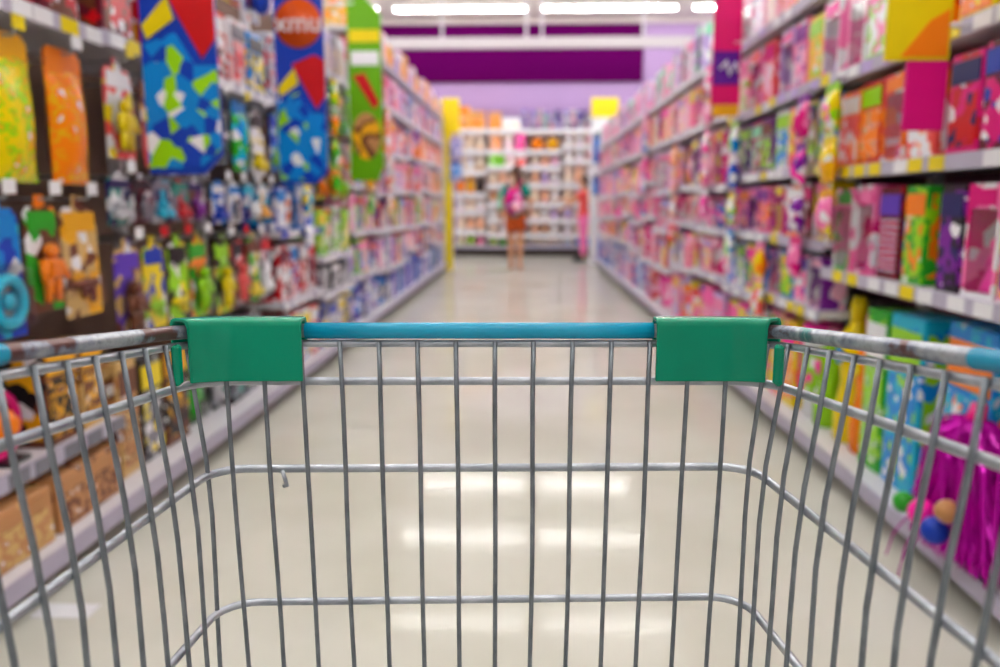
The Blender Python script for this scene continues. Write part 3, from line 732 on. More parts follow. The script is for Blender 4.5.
# ------------------------------------------------------------------ aisle blade signs
def text_mesh(body, size, depth):
    cu = bpy.data.curves.new('lettering', 'FONT'); cu.body = body; cu.size = size; cu.extrude = depth; cu.align_x = 'CENTER'; cu.align_y = 'CENTER'
    o = bpy.data.objects.new('lettering_tmp', cu); C.objects.link(o)
    bpy.context.view_layer.update()
    me = bpy.data.meshes.new_from_object(o.evaluated_get(bpy.context.evaluated_depsgraph_get()))
    bpy.data.objects.remove(o)
    me.transform(Matrix.Rotation(R(90), 4, 'X'))
    while len(me.materials) < 1: me.materials.append(None)
    return me
LET = text_mesh('xmu', .13, .002)
def blue_sign(y, where):
    t = thing('aisle_blade_sign', 'blue blade sign with orange disc and red triangle, %s' % where, 'sign', (XL, y, 0))
    x0, x1 = .03, .27
    mb = MB(); mb.prism([(x0, 1.14), (x1-.06, 1.14), (x1, 1.2), (x1, 2.42), (x0, 2.42)], 0, .012); put('board', mb, plain('blue', .35), t)
    mb = MB(); mb.tube([(-.47, .006, 2.37), (x0+.05, .006, 2.37)], .009, 8); put('bracket', mb, M_SHELF, t)
    mb = MB(); mb.lathe([(.115, -.003), (.115, .0)], 28); mb.v = [(x+.15, z-.002, y_+1.9) for x, y_, z in mb.v]; put('logo_disc', mb, plain((215,80,0), .35), t)
    put('lettering', LET, plain('white', .4), t, (.15, -.008, 1.9))
    mb = MB(); mb.prism([(.11, 1.71), (.22, 1.755), (x1, 1.73), (x1, 1.56), (.225, 1.5)], -.004, 0); put('red_triangle', mb, plain('red', .35), t)
    mb = MB(); mb.prism([(x0+.005, 1.6), (.12, 1.69), (.14, 1.62), (.05, 1.56)], -.004, 0); put('yellow_flash', mb, plain('yellow', .35), t)
    mb = MB(); mb.prism([(x0, 1.16), (x1-.07, 1.16), (x1, 1.22), (x1, 1.48), (.2, 1.48), (.14, 1.58), (x0, 1.54)], -.003, 0); put('picture_print', mb, printed('sky', 'lime', 'blue', 'cells', 20), t)
blue_sign(2.61, 'beside the yellow and orange toy bags')
blue_sign(4.0, 'beside the red and white cartons')
t = thing('aisle_blade_sign', 'lime green blade sign with white word patch and yellow band', 'sign', (XL, 5.62, 0))
mb = MB(); mb.prism([(.03, 1.2), (.22, 1.2), (.26, 1.3), (.26, 2.3), (.14, 2.42), (.03, 2.4)], 0, .012); put('board', mb, plain((105,175,0), .35), t)
mb = MB(); mb.tube([(-.47, .006, 2.37), (.08, .006, 2.37)], .009, 8); put('bracket', mb, M_SHELF, t)
boxpart('yellow_band', t, plain('yellow', .35), .04, .25, -.003, 0, 2.12, 2.2)
boxpart('word_patch', t, plain('white', .4), .05, .24, -.003, 0, 1.97, 2.06, .001)
mb = MB(); mb.prism([(.06, 1.9), (.14, 1.92), (.24, 1.72), (.2, 1.68)], -.003, 0); put('red_swoosh', mb, plain('red', .35), t)
mb = MB(); mb.prism([(.1*math.cos(a*math.pi/8)+.145, 1.5+.16*math.sin(a*math.pi/8)) for a in range(16)], -.003, 0); put('tan_patch', mb, printed('tan', 'brown', 'gold', 'noise', 6), t)
# right side signs
t = thing('aisle_blade_sign', 'tall magenta blade sign with purple square on the pink shelves', 'sign', (XR, 4.4, 0))
boxpart('board', t, plain((225,0,110), .35), -.16, -.012, 0, .012, 1.56, 2.12, .002)
mb = MB(); mb.tube([(-.05, .006, 1.875), (.04, .006, 1.875)], .007, 8); put('bracket', mb, M_SHELF, t)
boxpart('purple_square', t, plain((95,20,150), .35), -.155, -.02, -.003, 0, 1.66, 1.83)
mb = MB(); mb.tube([(-.12, -.005, 1.74), (-.09, -.005, 1.78), (-.07, -.005, 1.71), (-.04, -.005, 1.77), (-.02, -.005, 1.72)], .009, 6); put('white_squiggle', mb, plain('white', .4), t)
boxpart('gold_foot', t, plain('gold', .35), -.15, -.014, -.001, .013, 1.5, 1.56, .001)
t = thing('aisle_blade_sign', 'yellow blade sign with orange flash and magenta foot panel', 'sign', (XR, 2.24, 0))
boxpart('board', t, plain('yellow', .35), -.18, -.012, 0, .012, 1.42, 1.95, .002)
mb = MB(); mb.tube([(-.05, .006, 1.51), (.04, .006, 1.51)], .007, 8); put('bracket', mb, M_SHELF, t)
mb = MB(); mb.prism([(-.14, 1.43), (-.02, 1.43), (-.02, 1.55), (-.07, 1.52)], -.003, 0); put('orange_flash', mb, plain('orange', .35), t)
boxpart('foot_panel', t, plain('magenta', .35), -.12, -.012, 0, .012, 1.24, 1.42, .002)

# end panels
t = thing('end_post', 'tall yellow end post closing the dark-backed shelf run', 'shelf end', (-1.2, 12.55, 0))
boxpart('post', t, plain((245,222,0), .4), -.1, .02, 0, .06, 0, 2.1, .004)
boxpart('header_board', t, plain((255,226,0), .4), -.12, .14, .0, .05, 2.1, 2.62, .004)
boxpart('side_panel', t, M_SHELF, -.62, -.1, .0, .05, 0, 2.3, .003)
t = thing('shelf_end_panel', 'white end panel with yellow header closing the pink shelf run', 'shelf end', (1.07, 14.05, 0))  # plain end panel of the shelf run, not a display unit
boxpart('panel', t, plain('white', .45), 0, .85, 0, .05, 0, 2.48, .004)
boxpart('header_board', t, plain((255,226,0), .4), -.01, .45, -.01, .05, 2.48, 2.8, .004)
# blue packs clipped on the yellow post
for k, z in enumerate((1.72, 1.38)):
    p = bag(.2, .3, (('blue', 'white', 'lavender') if k == 0 else ('sky', 'white', 'blue')), 'noise').make()
    t = thing('toy_bag', '%s clipped to the yellow end post' % p['desc'], 'toy bag', (-1.12, 12.47, z)); p['build'](t)
    boxpart('clip', t, M_WIRE, -.012, .012, .045, .085, .26, .275)
# blue packs clipped on the white end panel
for k, (z, col) in enumerate(((1.72, 'blue'), (1.18, 'sky'))):
    p = bag(.24, .5 if k == 0 else .34, (col, 'blue' if col == 'sky' else 'sky', 'navy'), 'noise').make()
    t = thing('toy_bag', '%s clipped to the white end panel' % p['desc'], 'toy bag', (1.22, 13.96, z)); p['build'](t)
    boxpart('clip', t, M_WIRE, -.012, .012, .045, .1, p['h']*.88, p['h']*.88+.015)

# ------------------------------------------------------------------ soft toy shelves on the end wall
ZF = 16.0; FY = 15.85
hy = lambda y: h_at(y, FY)
XS = [-2.1, -1.46, -.82, 0.0, .64, 1.34]
DES = ['', 'row of teddy shelves', 'green box shelves', '', '']
def back_bay(k, label, where, H):
    return Bay(label, (XS[k], FY, 0), 0, XS[k+1]-XS[k], H, .6, where, plain((232,205,190), .7), 'soft toy shelf bays on the end wall', deckz=hy(246), lip=.085)
SOFT = ['cream', 'white', 'white', 'rose', 'peach', 'tan', 'cream', 'white']
def pl(n, w, h, pal=SOFT):
    out = []; seen = set(); tries = 0
    while len(out) < n:
        p = plush(w, h, trio(pal), ch(['bear', 'bear', 'bunny'])); tries += 1
        if p.a['c'] in seen and tries < 60: continue
        seen.add(p.a['c']); out.append(p)
    return out
HB = hy(129)
NM = ['', 'end-wall bay nearest yellow post', 'end-wall bay with green box', 'middle end-wall bay', 'end-wall bay of white bunnies']
LB = ['', 'cream soft toy shelf bay on the end wall, next to yellow post', 'soft toy shelf bay on the end wall holding a lime box', 'wide soft toy shelf bay on the end wall behind the woman', 'soft toy shelf bay with hanging white bunnies on the end wall']
for k in (1, 2, 3, 4):
    b = back_bay(k, LB[k], NM[k], HB)
    lv = {1: (231, 211, 193, 171), 2: (234, 219, 203, 184, 166), 3: (234, 219, 203, 184, 166), 4: (234, 219, 203, 184)}[k]
    b.fill('D', 0, pl(5, .17, .22, ['lime', 'green', 'yellow', 'pink', 'cream'] if k < 3 else ['white', 'pink', 'cream', 'grey', 'sky']), y=.1)
    prev = 246
    for j, y in enumerate(lv):
        z = hy(y); nxt = hy(lv[j+1]) if j+1 < len(lv) else hy(150)
        hh = min(.36, (nxt-z-.09)*1.0)
        if k == 2 and y == 166:
            b.fill('S', z, [carton(.3, .26, .2, B('lime','green','lime')), carton(.16, .22, .2, B('white','cream','rose')), carton(.2, .22, .2, B('red','coral','white'))], tags=['white'])
        elif k == 1 and y == 193:
            b.fill('S', z, pl(2, .18, hh, ['orange', 'gold', 'tan']) + pl(1, .18, hh, ['black', 'brown', 'grey']), tags=['white'])
        else: b.fill('S', z, pl(5, min(.185, hh*.8), hh, SOFT if k < 3 else SOFT + ['lavender', 'white', 'rose']), tags=['white'])
    if k < 4:
        b.fill('S', hy(150), {1: pl(3, .18, .28, ['white', 'cream', 'white', 'peach']),
                              2: [carton(.22, .2, .2, B('tan','orange','peach')), carton(.14, .26, .2, B('white','rose','cream')), carton(.2, .25, .2, B('hotpink','magenta','hotpink'))],
                              3: [ballt(.12, B('orange','gold','yellow')), ballt(.12, B('gold','orange','red')), carton(.16, .24, .2, B('lime','green','yellow')), plush(.2, .24, B('tan','brown','cream'))]}[k], tags=['white'])
        b.fill('S', HB, {1: [carton(.28, .44, .25, B('gold','tan','orange'), 'noise'), carton(.28, .34, .25, B('gold','orange','tan'), 'noise')],
                         2: [carton(.24, .32, .25, B('gold','orange','tan'), 'noise'), carton(.34, .22, .25, B('white','cream','white')), window_box(.1, .38, .1, B('lavender','violet','purple'))],
                         3: [window_box(.11, .36, .1, B('lavender','violet','navy')), window_box(.11, .38, .1, B('rose','grey','purple')), window_box(.1, .34, .1, B('mint','violet','grey')), window_box(.11, .36, .1, B('lavender','purple','coral'))]}[k], tags=['white'])
    else:
        b.fill('S', hy(160), pl(4, .17, .3, ['white', 'rose', 'white', 'cream']), tags=['white'])
        b.fill('S', hy(145), pl(4, .17, .24, ['white', 'rose', 'white', 'cream']), tags=['white'])
        b.fill('S', HB, [window_box(.11, .36, .1, B('white','violet','navy')), window_box(.11, .36, .1, B('rose','grey','purple'))], tags=['white'])

    b.done()

# ------------------------------------------------------------------ bottom corner of the pink side: tinsel pompom with balls, loose tag
t = thing('tinsel_pompom', 'shiny magenta tinsel pompom with coloured balls spilling over the deck', 'toy', (XR+.02, 2.02, .125))
rng = random.Random(5); mb = MB()
for k in range(1800):
    a = rng.uniform(0, 2*math.pi); rr = rng.random()**.5
    p0 = Vector((rng.uniform(-.03, .03), rng.uniform(-.05, .05), .38)); end = Vector((.01+rr*.1*math.cos(a), rr*.24*math.sin(a), rng.uniform(.0, .16)))
    if end.x < -.05 and end.z < .03: end.z = .03
    md = (p0+end)/2 + Vector((rng.uniform(-.03, .03), rng.uniform(-.05, .05), .08))
    w2 = Vector((rng.uniform(-.003, .003), rng.uniform(-.004, .004), .0015))
    mb.add([p0-w2, p0+w2, md+w2, md-w2, end+w2, end-w2], [(0, 1, 2, 3), (3, 2, 4, 5)])
tin = put('tinsel', mb, plain((215,0,190), .2, .4), t); tin['kind'] = 'stuff'
mb = MB(); mb.tube([(0, 0, .34), (.01, 0, .42)], [.03, .02], 10); put('knot', mb, plain('magenta', .3), t)
for y, z, c, r in ((.12, .11, 'green', .03), (.02, .12, 'hotpink', .036), (-.05, .1, 'blue', .036), (-.1, .17, 'tan', .03)):
    mb = MB(); mb.ell((-.1, y, z), (r, r, r), 12, 8); put('bead', mb, plain(c, .3), t)
for y, z in ((.2, -.09), (.12, -.12), (.1, -.06)):
    mb = MB(); mb.tube([(-.06, y-.04, .06), (-.08, y-.02, .015), (-.085, y, -.02), (-.09, y+.02, z)], .003, 5); put('loose_strand', mb, plain((215,0,190), .2, .4), t)
# white shelf tag lying out from the deck on the dark side
o = boxpart('fallen_tag', None, plain('white', .5), -1.27, -1.12, 1.86, 1.93, 0, .004); tag(o, 'white card tag lying on the floor by the deck', 'tag')

# ------------------------------------------------------------------ people
def skin_obj(name, nodes, edges, mat, parent, sub=2):
    idx = {k: i for i, k in enumerate(nodes)}
    me = bpy.data.meshes.new(name); me.from_pydata([nodes[k][:3] for k in nodes], [(idx[a], idx[b]) for a, b in edges], [])
    o = bpy.data.objects.new(name+'_tmp', me); C.objects.link(o)
    o.modifiers.new('skin', 'SKIN'); ss = o.modifiers.new('sub', 'SUBSURF'); ss.levels = sub; ss.render_levels = sub
    for k, i in idx.items():
        r = nodes[k][3]; r = r if isinstance(r, tuple) else (r, r)
        me.skin_vertices[0].data[i].radius = r; me.skin_vertices[0].data[i].use_root = (i == 0)
    bpy.context.view_layer.update()
    m2 = bpy.data.meshes.new_from_object(o.evaluated_get(bpy.context.evaluated_depsgraph_get()))
    bpy.data.objects.remove(o)
    for p in m2.polygons: p.use_smooth = True
    if not m2.materials: m2.materials.append(None)
    return put(name, m2, mat, parent)
SKIN = plain((214,158,122), .55)
def hand_nodes(N, E, wrist, tip_dir, side, s, pre):
    """five short finger chains from the palm"""
    w_ = Vector(N[wrist][:3]); d = Vector(tip_dir).normalized(); u = Vector((0, 1, 0)) if abs(d.y) < .8 else Vector((1, 0, 0))
    n = d.cross(u).normalized(); u = n.cross(d).normalized()
    pm = w_ + d*.05; N[pre+'palm'] = (*pm, (.03, .018)); E.append((wrist, pre+'palm'))
    for k, (off, ln) in enumerate(((-.024, .06), (-.008, .072), (.008, .068), (.024, .054))):
        a = pm + d*.045 + u*off; b2 = a + d*ln*.5 + n*.006; c2 = a + d*ln + n*.022
        for q, p, r in (('a', a, .0095), ('b', b2, .0085), ('c', c2, .007)): N['%sf%d%s' % (pre, k, q)] = (*p, r)
        E += [(pre+'palm', '%sf%da' % (pre, k)), ('%sf%da' % (pre, k), '%sf%db' % (pre, k)), ('%sf%db' % (pre, k), '%sf%dc' % (pre, k))]
    a = pm + u*-.034*1 + d*.005; b2 = a + d*.03 - u*.014
    N[pre+'ta'] = (*a, .011); N[pre+'tb'] = (*b2, .009); E += [(pre+'palm', pre+'ta'), (pre+'ta', pre+'tb')]
def person(label, loc, rz, H, armL, armR, top, bottoms, hairc, shoe, short=True, longhair=True, headturn=0.0, sleeves='short', legpose=None):
    """local frame: faces -y.  armL / armR: elbow and wrist offsets from the shoulder"""
    t = thing('person', label, 'person', loc, rz); k = H/1.64
    N = {}; E = []
    def n(name, x, y, z, r): N[name] = (x*k, y*k, z*k, (r[0]*k, r[1]*k) if isinstance(r, tuple) else r*k)
    n('pelvis', 0, 0, .86, (.135, .1)); n('waist', 0, 0, 1.0, (.112, .085)); n('chest', 0, .005, 1.2, (.135, .095)); n('neckbase', 0, .005, 1.34, (.075, .06)); n('neck', 0, -.005, 1.4, .045); n('headlow', 0, -.02, 1.47, (.062, .075)); n('head', 0, -.012, 1.545, (.075, .088)); n('crown', 0, 0, 1.6, (.05, .06))
    E += [('pelvis', 'waist'), ('waist', 'chest'), ('chest', 'neckbase'), ('neckbase', 'neck'), ('neck', 'headlow'), ('headlow', 'head'), ('head', 'crown')]
    legpose = legpose or {1: (0, 0), -1: (0, 0)}
    for s, arm in ((1, armL), (-1, armR)):
        p = 'L' if s > 0 else 'R'; dy, ky = legpose[s]
        n(p+'hip', s*.085, 0, .8, .088); n(p+'knee', s*.08, dy*.5+ky, .46, .056); n(p+'calf', s*.08, dy*.75+ky*.6+.012, .33, .052); n(p+'ankle', s*.08, dy+.01, .08, .034); n(p+'heel', s*.08, dy+.03, .035, .032); n(p+'ball', s*.085, dy-.1, .028, (.036, .026)); n(p+'toe', s*.085, dy-.16, .022, (.03, .018))
        E += [('pelvis', p+'hip'), (p+'hip', p+'knee'), (p+'knee', p+'calf'), (p+'calf', p+'ankle'), (p+'ankle', p+'heel'), (p+'heel', p+'ball'), (p+'ball', p+'toe')]
        n(p+'sho', s*.165, .01, 1.3, .056)
        e, wv = arm
        n(p+'elb', s*.165+s*e[0], .01+e[1], 1.3+e[2], .04); n(p+'wri', s*.165+s*wv[0], .01+wv[1], 1.3+wv[2], .027)
        E += [('chest', p+'sho'), (p+'sho', p+'elb'), (p+'elb', p+'wri')]
        d = (s*(wv[0]-e[0]), wv[1]-e[1], wv[2]-e[2]); hand_nodes(N, E, p+'wri', d, s, k, p)
    skin_obj('body', N, E, SKIN, t)
    g = lambda a, f: (*N[a][:3], tuple(v*f for v in N[a][3]) if isinstance(N[a][3], tuple) else N[a][3]*f)
    S = {'chest': g('chest', 1.13), 'waist': g('waist', 1.2), 'hip': (0, 0, .88*k, (.158*k, .125*k)), 'hem': (0, 0, .78*k, (.165*k, .13*k)), 'neckbase': (N['neckbase'][0], N['neckbase'][1], 1.335*k, (.1*k, .075*k))}
    SE = [('chest', 'waist'), ('waist', 'hip'), ('hip', 'hem'), ('chest', 'neckbase')]
    for p in 'LR':
        a = Vector(N[p+'sho'][:3]); b2 = Vector(N[p+'elb'][:3]); c2 = Vector(N[p+'wri'][:3])
        S[p+'s'] = (*a, .072*k); m = a.lerp(b2, .7); S[p+'e'] = (*m, .06*k); SE += [('chest', p+'s'), (p+'s', p+'e')]
        if sleeves == 'long':
            S[p+'e'] = (*b2, .054*k); S[p+'w'] = (*b2.lerp(c2, .9), .042*k); SE.append((p+'e', p+'w'))
    skin_obj('shirt', S, SE, top, t)
    P = {'seat': (0, .01, .82*k, (.15*k, .12*k)), 'pelvis': (0, 0, .98*k, (.135*k, .105*k))}; PE = [('seat', 'pelvis')]
    for p in 'LR':
        h_ = Vector(N[p+'hip'][:3]); kn = Vector(N[p+'knee'][:3]); an = Vector(N[p+'ankle'][:3])
        P[p+'h'] = (*(h_ + Vector((0, 0, -.05*k))), .108*k); PE.append(('seat', p+'h'))
        if short: P[p+'k'] = (*h_.lerp(kn, .72), .102*k); PE.append((p+'h', p+'k'))
        else:
            P[p+'k'] = (*kn, .075*k); P[p+'a'] = (*kn.lerp(an, .92), .062*k); PE += [(p+'h', p+'k'), (p+'k', p+'a')]
    skin_obj('shorts' if short else 'trousers', P, PE, bottoms, t)
    for p in 'LR':
        a = Vector(N[p+'heel'][:3]); b2 = Vector(N[p+'toe'][:3])
        mb = MB(); mb.box(a.x-.045*k, a.x+.045*k, b2.y-.03*k, a.y+.045*k, 0, .02*k, .006)
        if not short: mb.ell((a.x, (a.y+b2.y)/2, .045*k), (.05*k, .14*k, .045*k), 10, 6)
        else: mb.tube([(a.x-.045*k, b2.y+.05*k, .015*k), (a.x, b2.y+.05*k, .05*k), (a.x+.045*k, b2.y+.05*k, .015*k)], .008*k, 6)
        put('shoe', mb, shoe, t)
    Rz = Matrix.Rotation(headturn, 3, 'Z')
    def hp(x, y, z): v = Rz @ Vector((x*k, y*k, 0)); return (v.x, v.y-.012*k, z*k)
    mb = MB(); mb.ell(hp(0, .02, 1.565), (.092*k, .1*k, .09*k), 12, 9)
    if longhair:
        mb.ell(hp(0, .075, 1.44), (.085*k, .05*k, .17*k), 10, 8, Rz); mb.ell(hp(0, .085, 1.28), (.065*k, .035*k, .13*k), 10, 8, Rz)
    else: mb.ell(hp(0, .06, 1.5), (.08*k, .05*k, .09*k), 10, 8, Rz)
    put('hair', mb, hairc, t)
    mb = MB(); mb.ell(hp(0, -.04, 1.52), (.066*k, .068*k, .088*k), 12, 9, Rz); f = put('face', mb, SKIN, t)
    mb = MB(); mb.ell(hp(0, -.108, 1.51), (.011*k, .016*k, .02*k), 8, 6, Rz); put('nose', mb, SKIN, f)
    mb = MB(); mb.ell(hp(0, -.1, 1.472), (.022*k, .008*k, .007*k), 8, 5, Rz); put('mouth', mb, plain((170,80,80), .5), f)
    for s in (-1, 1):
        mb = MB(); mb.ell(hp(s*.028, -.098, 1.533), (.011*k, .007*k, .007*k), 8, 5, Rz); put('eye', mb, plain('black', .3), f)
        mb = MB(); mb.ell(hp(s*.074, -.01, 1.52), (.01*k, .018*k, .026*k), 8, 6, Rz); put('ear', mb, SKIN, f)
    return t
hairm = noisy('dark_hair', (58,34,24), (84,50,34), 60, .5)
down = ((.05, .03, -.26), (.07, -.03, -.48))
pw = person('person in teal shirt and rust shorts seen from behind, carrying a magenta backpack', (-.2, 12.85, 0), R(172), 1.62,
            down, ((.08, .02, -.25), (.03, -.14, -.42)), plain('teal', .8), plain((196,84,28), .8), hairm, plain((190,140,110), .6), True, True, R(52), 'short', {1: (-.05, -.03), -1: (.05, .0)})
bp = thing('backpack', 'magenta and purple patterned backpack on the teal-shirted person', 'backpack', (-.2, 12.85, 0), R(172))
mb = MB(); mb.ell((0, .2, 1.07), (.145, .09, .21), 14, 10); put('pack_body', mb, printed('magenta', 'purple', 'pink', 'noise', 7, .7), bp)
mb = MB(); mb.ell((-.05, .275, .98), (.1, .035, .09), 12, 8); put('front_pocket', mb, printed('rose', 'cream', 'magenta', 'noise', 9, .7), bp)
for s in (-1, 1):
    mb = MB(); mb.tube([(s*.08, .16, 1.27), (s*.1, .1, 1.365), (s*.11, -.02, 1.375), (s*.11, -.105, 1.28), (s*.12, -.1, 1.08), (s*.13, .1, .93)], .013, 6); put('strap', mb, plain('magenta', .7), bp)
wb = thing('tote_bag', 'pale mint tote bag hanging at the side of the teal-shirted person', 'bag', (-.2, 12.85, 0), R(172))
mb = MB(); mb.box(.2, .27, -.1, .1, .93, 1.19, .02); put('bag_body', mb, plain('mint', .7), wb)
mb = MB(); mb.tube([(.235, -.07, 1.18), (.215, -.05, 1.34), (.19, 0, 1.375), (.215, .05, 1.34), (.235, .07, 1.18)], .009, 6); put('strap', mb, plain('white', .7), wb)
person('person in coral shirt and pink trousers reaching towards the soft toys', (.99, 14.55, 0), R(-95), 1.52,
       ((.03, -.22, -.08), (.0, -.44, -.1)), ((.04, -.2, -.16), (.0, -.42, -.28)), plain('coral', .8), plain('pink', .8), hairm, plain('black', .5), False, False, 0, 'short')

# ------------------------------------------------------------------ shopping cart (frame: u right, v forward along the camera heading, origin under the camera)
CU, CV = -.0146, .25
cyaw = R(YAW)
cart_loc = Matrix.Rotation(cyaw, 4, 'Z') @ Vector((CU, CV, 0))
cart = thing('shopping_cart', 'steel wire shopping cart with green corner clips and blue bar sleeve', 'cart', cart_loc, cyaw)
def cp(u, v, drop): return Vector((u-CU, v-CV, CAMH-drop))
VF, VR = .65, -.22
HALF_AT = ((0, .241), (.104, .241), (.224, .2262), (.345, .2248), (.6, .219))
def half(v, drop):
    for (d0, h0), (d1, h1) in zip(HALF_AT, HALF_AT[1:]):
        if d0 <= drop <= d1: return h0 + (h1-h0)*(drop-d0)/(d1-d0) + .1*(VF-v)
def dropat(base, rate, v): return base - rate*(VF-v)
def u_path(base, rate, rad, vr=VR, inset=0.0, vf=VF, n=7, tilt=0.0):
    """left rear -> front -> right rear with rounded corners"""
    pts = []
    def P(u, v): return cp(CU+u, v, dropat(base, rate, v))
    vf = vf - inset
    hf = half(VF, base) - inset
    for k in range(9):
        v = vr + (vf-rad-vr)*k/8; pts.append(P(-(half(v, base)-inset), v))
    hx = half(vf-rad, base)-inset
    for k in range(1, n):
        a = math.pi/2*k/n; pts.append(P(-(hx - rad*(1-math.cos(a)) ) , vf-rad+rad*math.sin(a)))
    left = pts[:]
    x0 = hx-rad
    mids = [P(-x0 + 2*x0*k/6, vf) for k in range(0, 7)]
    right = []
    for p in reversed(left):
        q = p.copy(); q.x = -p.x; right.append(q)
    for p in left + mids + right: p.z += tilt*p.x/.24
    return left + mids + right
def wire(name, pts, r, mat, seg=10):
    mb = MB(); mb.tube(pts, r, seg); return put(name, mb, mat, cart)
RIM = (.104, .098)
wire('top_rim', u_path(*RIM, .045), .0056, M_RIM, 12)
wire('rim_support_wire', u_path(RIM[0]+.0108, RIM[1]-.004, .045), .0031, M_WIRE)
HW = [(.1465, .068, .04, .0035, 0), (.2215, .0, .032, .0035, .001), (.341, -.01, .034, .0033, .003), (.445, -.01, .034, .0033, .003), (.5, -.015, .034, .0034, 0)]
for base, rate, rad, r, tl in HW:
    wire('horizontal_wire', u_path(base, rate, rad, tilt=tl), r, M_WIRE)
# vertical wires: inside the horizontals
rg = random.Random(3)
BOT = .5
def vwire(u_of, v, dt, jit=True):
    pts = []
    n = 9; ph = rg.uniform(0, 6); am = rg.uniform(.0001, .0007)
    for k in range(n):
        d = dt + (BOT-dt)*k/(n-1)
        pts.append(cp(CU+u_of(d)+am*math.sin(ph+k*1.1), v, d))
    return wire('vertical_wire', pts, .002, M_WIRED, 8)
sp = .0318
for k in range(-7, 7):
    u0 = .0106 + k*sp
    vwire(lambda d, u0=u0: u0*(1-.1*(d-.104)), VF-.0058, RIM[0]+.008)
for s in (-1, 1):
    v = .6116 if s > 0 else .5996
    vwire(lambda d, s=s: s*((.226 if s > 0 else .233)-.1*(min(d, .224)-.147)), .632, RIM[0]+.008)
    while v > VR+.02:
        dt = dropat(RIM[0], RIM[1], v)+.008
        vwire(lambda d, s=s, v=v: s*(half(v, d)-.0058), v, dt); v -= .0309 if s > 0 else .0293
# basket floor and rear gate
for k in range(-6, 7):
    x = k*.034
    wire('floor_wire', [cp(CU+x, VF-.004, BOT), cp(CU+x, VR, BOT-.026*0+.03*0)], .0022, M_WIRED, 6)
for v in (.5, .3, .1, -.1):
    wire('floor_cross_wire', [cp(CU-half(v, BOT), v, BOT+.004), cp(CU+half(v, BOT), v, BOT+.004)], .003, M_WIRE, 8)
for d in (.06, .2, .34, .49):
    wire('gate_wire', [cp(CU-half(VR, d)+.01, VR+.01, d), cp(CU+half(VR, d)-.01, VR+.01, d)], .003, M_WIRE, 8)
for k in range(-7, 8):
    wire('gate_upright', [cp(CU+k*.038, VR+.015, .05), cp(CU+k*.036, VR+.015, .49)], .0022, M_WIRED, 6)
# blue sleeves
mb = MB(); ub = .1665
mb.tube([cp(-.160, VF, RIM[0]), cp(.126, VF, RIM[0])], .0068, 16)
put('bar_sleeve', mb, M_SLEEVE, cart)
def rimp(s, v): return cp(CU+s*half(v, RIM[0]), v, dropat(RIM[0], RIM[1], v))
for s, v1 in ((1, .412), (-1, .436)):
    mb = MB(); mb.tube([rimp(s, v1), rimp(s, .25), rimp(s, .05), rimp(s, -.15)], .0064, 14); put('side_sleeve', mb, M_SLEEVE, cart)
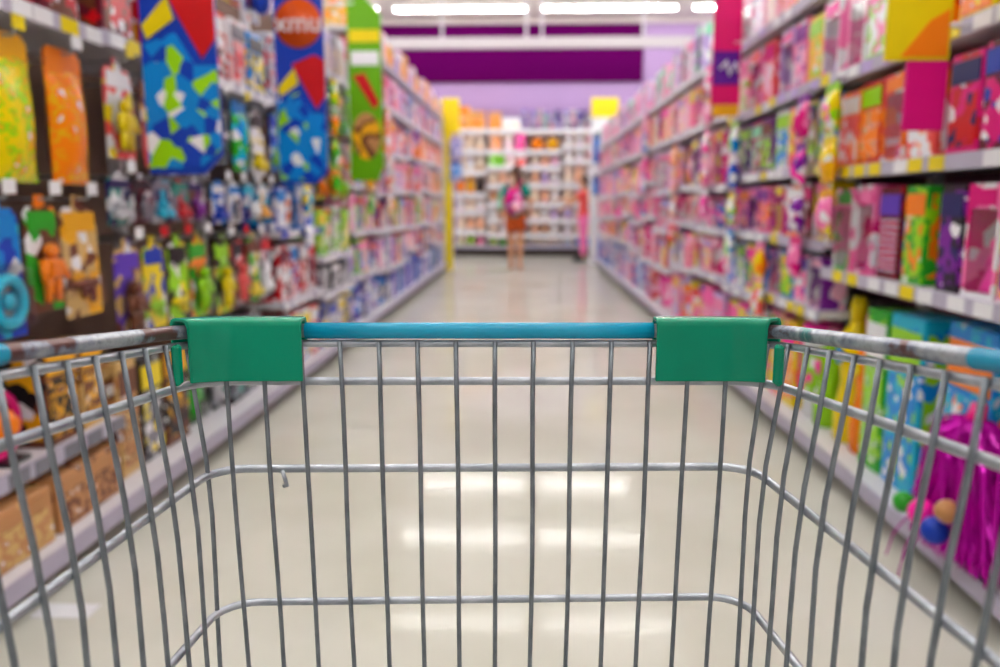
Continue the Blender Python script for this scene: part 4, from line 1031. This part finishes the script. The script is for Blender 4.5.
# green corner clips: a wrapped plate swept along the rounded corner
def clip(s):
    rad = .045; hx = half(VF-rad, RIM[0]); path = []
    uin = .1464 if s < 0 else .1416
    x0 = hx-rad
    for k in range(5):
        path.append((uin + (x0-uin)*k/4, VF, 0, 1))
    for k in range(1, 6):
        a = R(62 if s < 0 else 50)*k/5; path.append((x0+rad*math.sin(a), VF-rad+rad*math.cos(a), math.sin(a), math.cos(a)))
    T, Bt = RIM[0]-.0112, .1445
    sec = [(.0085, Bt), (.0085, T+.008), (.0065, T+.0042), (.004, T+.0032), (-.005, T+.0032), (-.0075, T+.006), (-.0075, T+.022), (-.0105, T+.022), (-.0105, T+.005), (-.0085, T+.0012), (-.0055, T), (.0065, T), (.010, T+.0016), (.0122, T+.006), (.0124, Bt-.002), (.0115, Bt)]
    vs = []; fs = []; m = len(sec)
    for (u, v, nx, ny) in path:
        for (n_, d) in sec:
            vs.append(cp(CU+s*(u-nx*n_), v-ny*n_, d - RIM[1]*(VF-v)))
    for i in range(len(path)-1):
        for j in range(m):
            j2 = (j+1) % m; fs.append((i*m+j, i*m+j2, (i+1)*m+j2, (i+1)*m+j))
    fs.append(tuple(range(m))); fs.append(tuple((len(path)-1)*m+j for j in range(m)))
    mb = MB(); mb.add(vs, fs); o = put('corner_clip', mb, M_CLIP, cart)
    bv = o.modifiers.new('bevel', 'BEVEL'); bv.width = .0012; bv.segments = 2; bv.limit_method = 'ANGLE'; bv.angle_limit = R(30)
    bv2 = o.modifiers.new('wn', 'WEIGHTED_NORMAL')
    # rib standing beside the clip on the side wall
    a = R(86); pu, pv = x0+rad*math.sin(a), VF-rad+rad*math.cos(a); q = cp(CU+s*(pu-(.011 if s < 0 else .016)), pv-.002, 0)
    mb = MB(); zz = CAMH
    mb.box(q.x-.003, q.x+.003, q.y-.006, q.y+.004, zz-.14, zz-.108, .002); put('clip_rib', mb, M_CLIP, o)
for s in (-1, 1): clip(s)
# little wire hook left on the third wire
q = cp(CU-.168, VF-.007, .222)
mb = MB(); mb.tube([q, q+Vector((.003, -.003, -.006)), q+Vector((.004, -.002, -.012)), q+Vector((.001, 0, -.013))], .0018, 8); put('wire_hook', mb, M_WIRE, cart)
# handle
mb = MB(); mb.tube([rimp(-1, VR), rimp(-1, VR-.05)+Vector((0, 0, .02)), rimp(1, VR-.05)+Vector((0, 0, .02)), rimp(1, VR)], .011, 12); put('handle_bar', mb, M_SLEEVE, cart)
# chassis, legs, casters
zc = .17
ch_pts = [cp(CU-.26, VR, CAMH-zc), cp(CU-.2, VF+.02, CAMH-zc), cp(CU+.2, VF+.02, CAMH-zc), cp(CU+.26, VR, CAMH-zc)]
wire('chassis_frame', ch_pts + [ch_pts[0]], .0125, M_WIRE, 10)
for s in (-1, 1):
    wire('leg', [cp(CU+s*.26, VR+.02, CAMH-zc), cp(CU+s*.27, VR+.02, .4), cp(CU+s*.3, VR+.01, .06)], .0125, M_WIRE, 10)
    wire('leg', [cp(CU+s*.2, VF-.02, CAMH-zc), cp(CU+s*.19, VF-.12, .505)], .0125, M_WIRE, 10)
    for (x, v) in ((s*.2, VF-.02), (s*.26, VR+.02)):
        p = cp(CU+x, v, 0)
        mb = MB(); mb.box(p.x-.024, p.x-.018, p.y-.02, p.y+.02, .05, .15); mb.box(p.x+.018, p.x+.024, p.y-.02, p.y+.02, .05, .15); mb.box(p.x-.024, p.x+.024, p.y-.025, p.y+.025, .15, .162)
        fk = put('caster_fork', mb, M_WIRE, cart)
        mb = MB(); mb.tube([(p.x-.015, p.y, .06), (p.x+.015, p.y, .06)], .06, 20); put('wheel', mb, plain('grey', .6), fk)
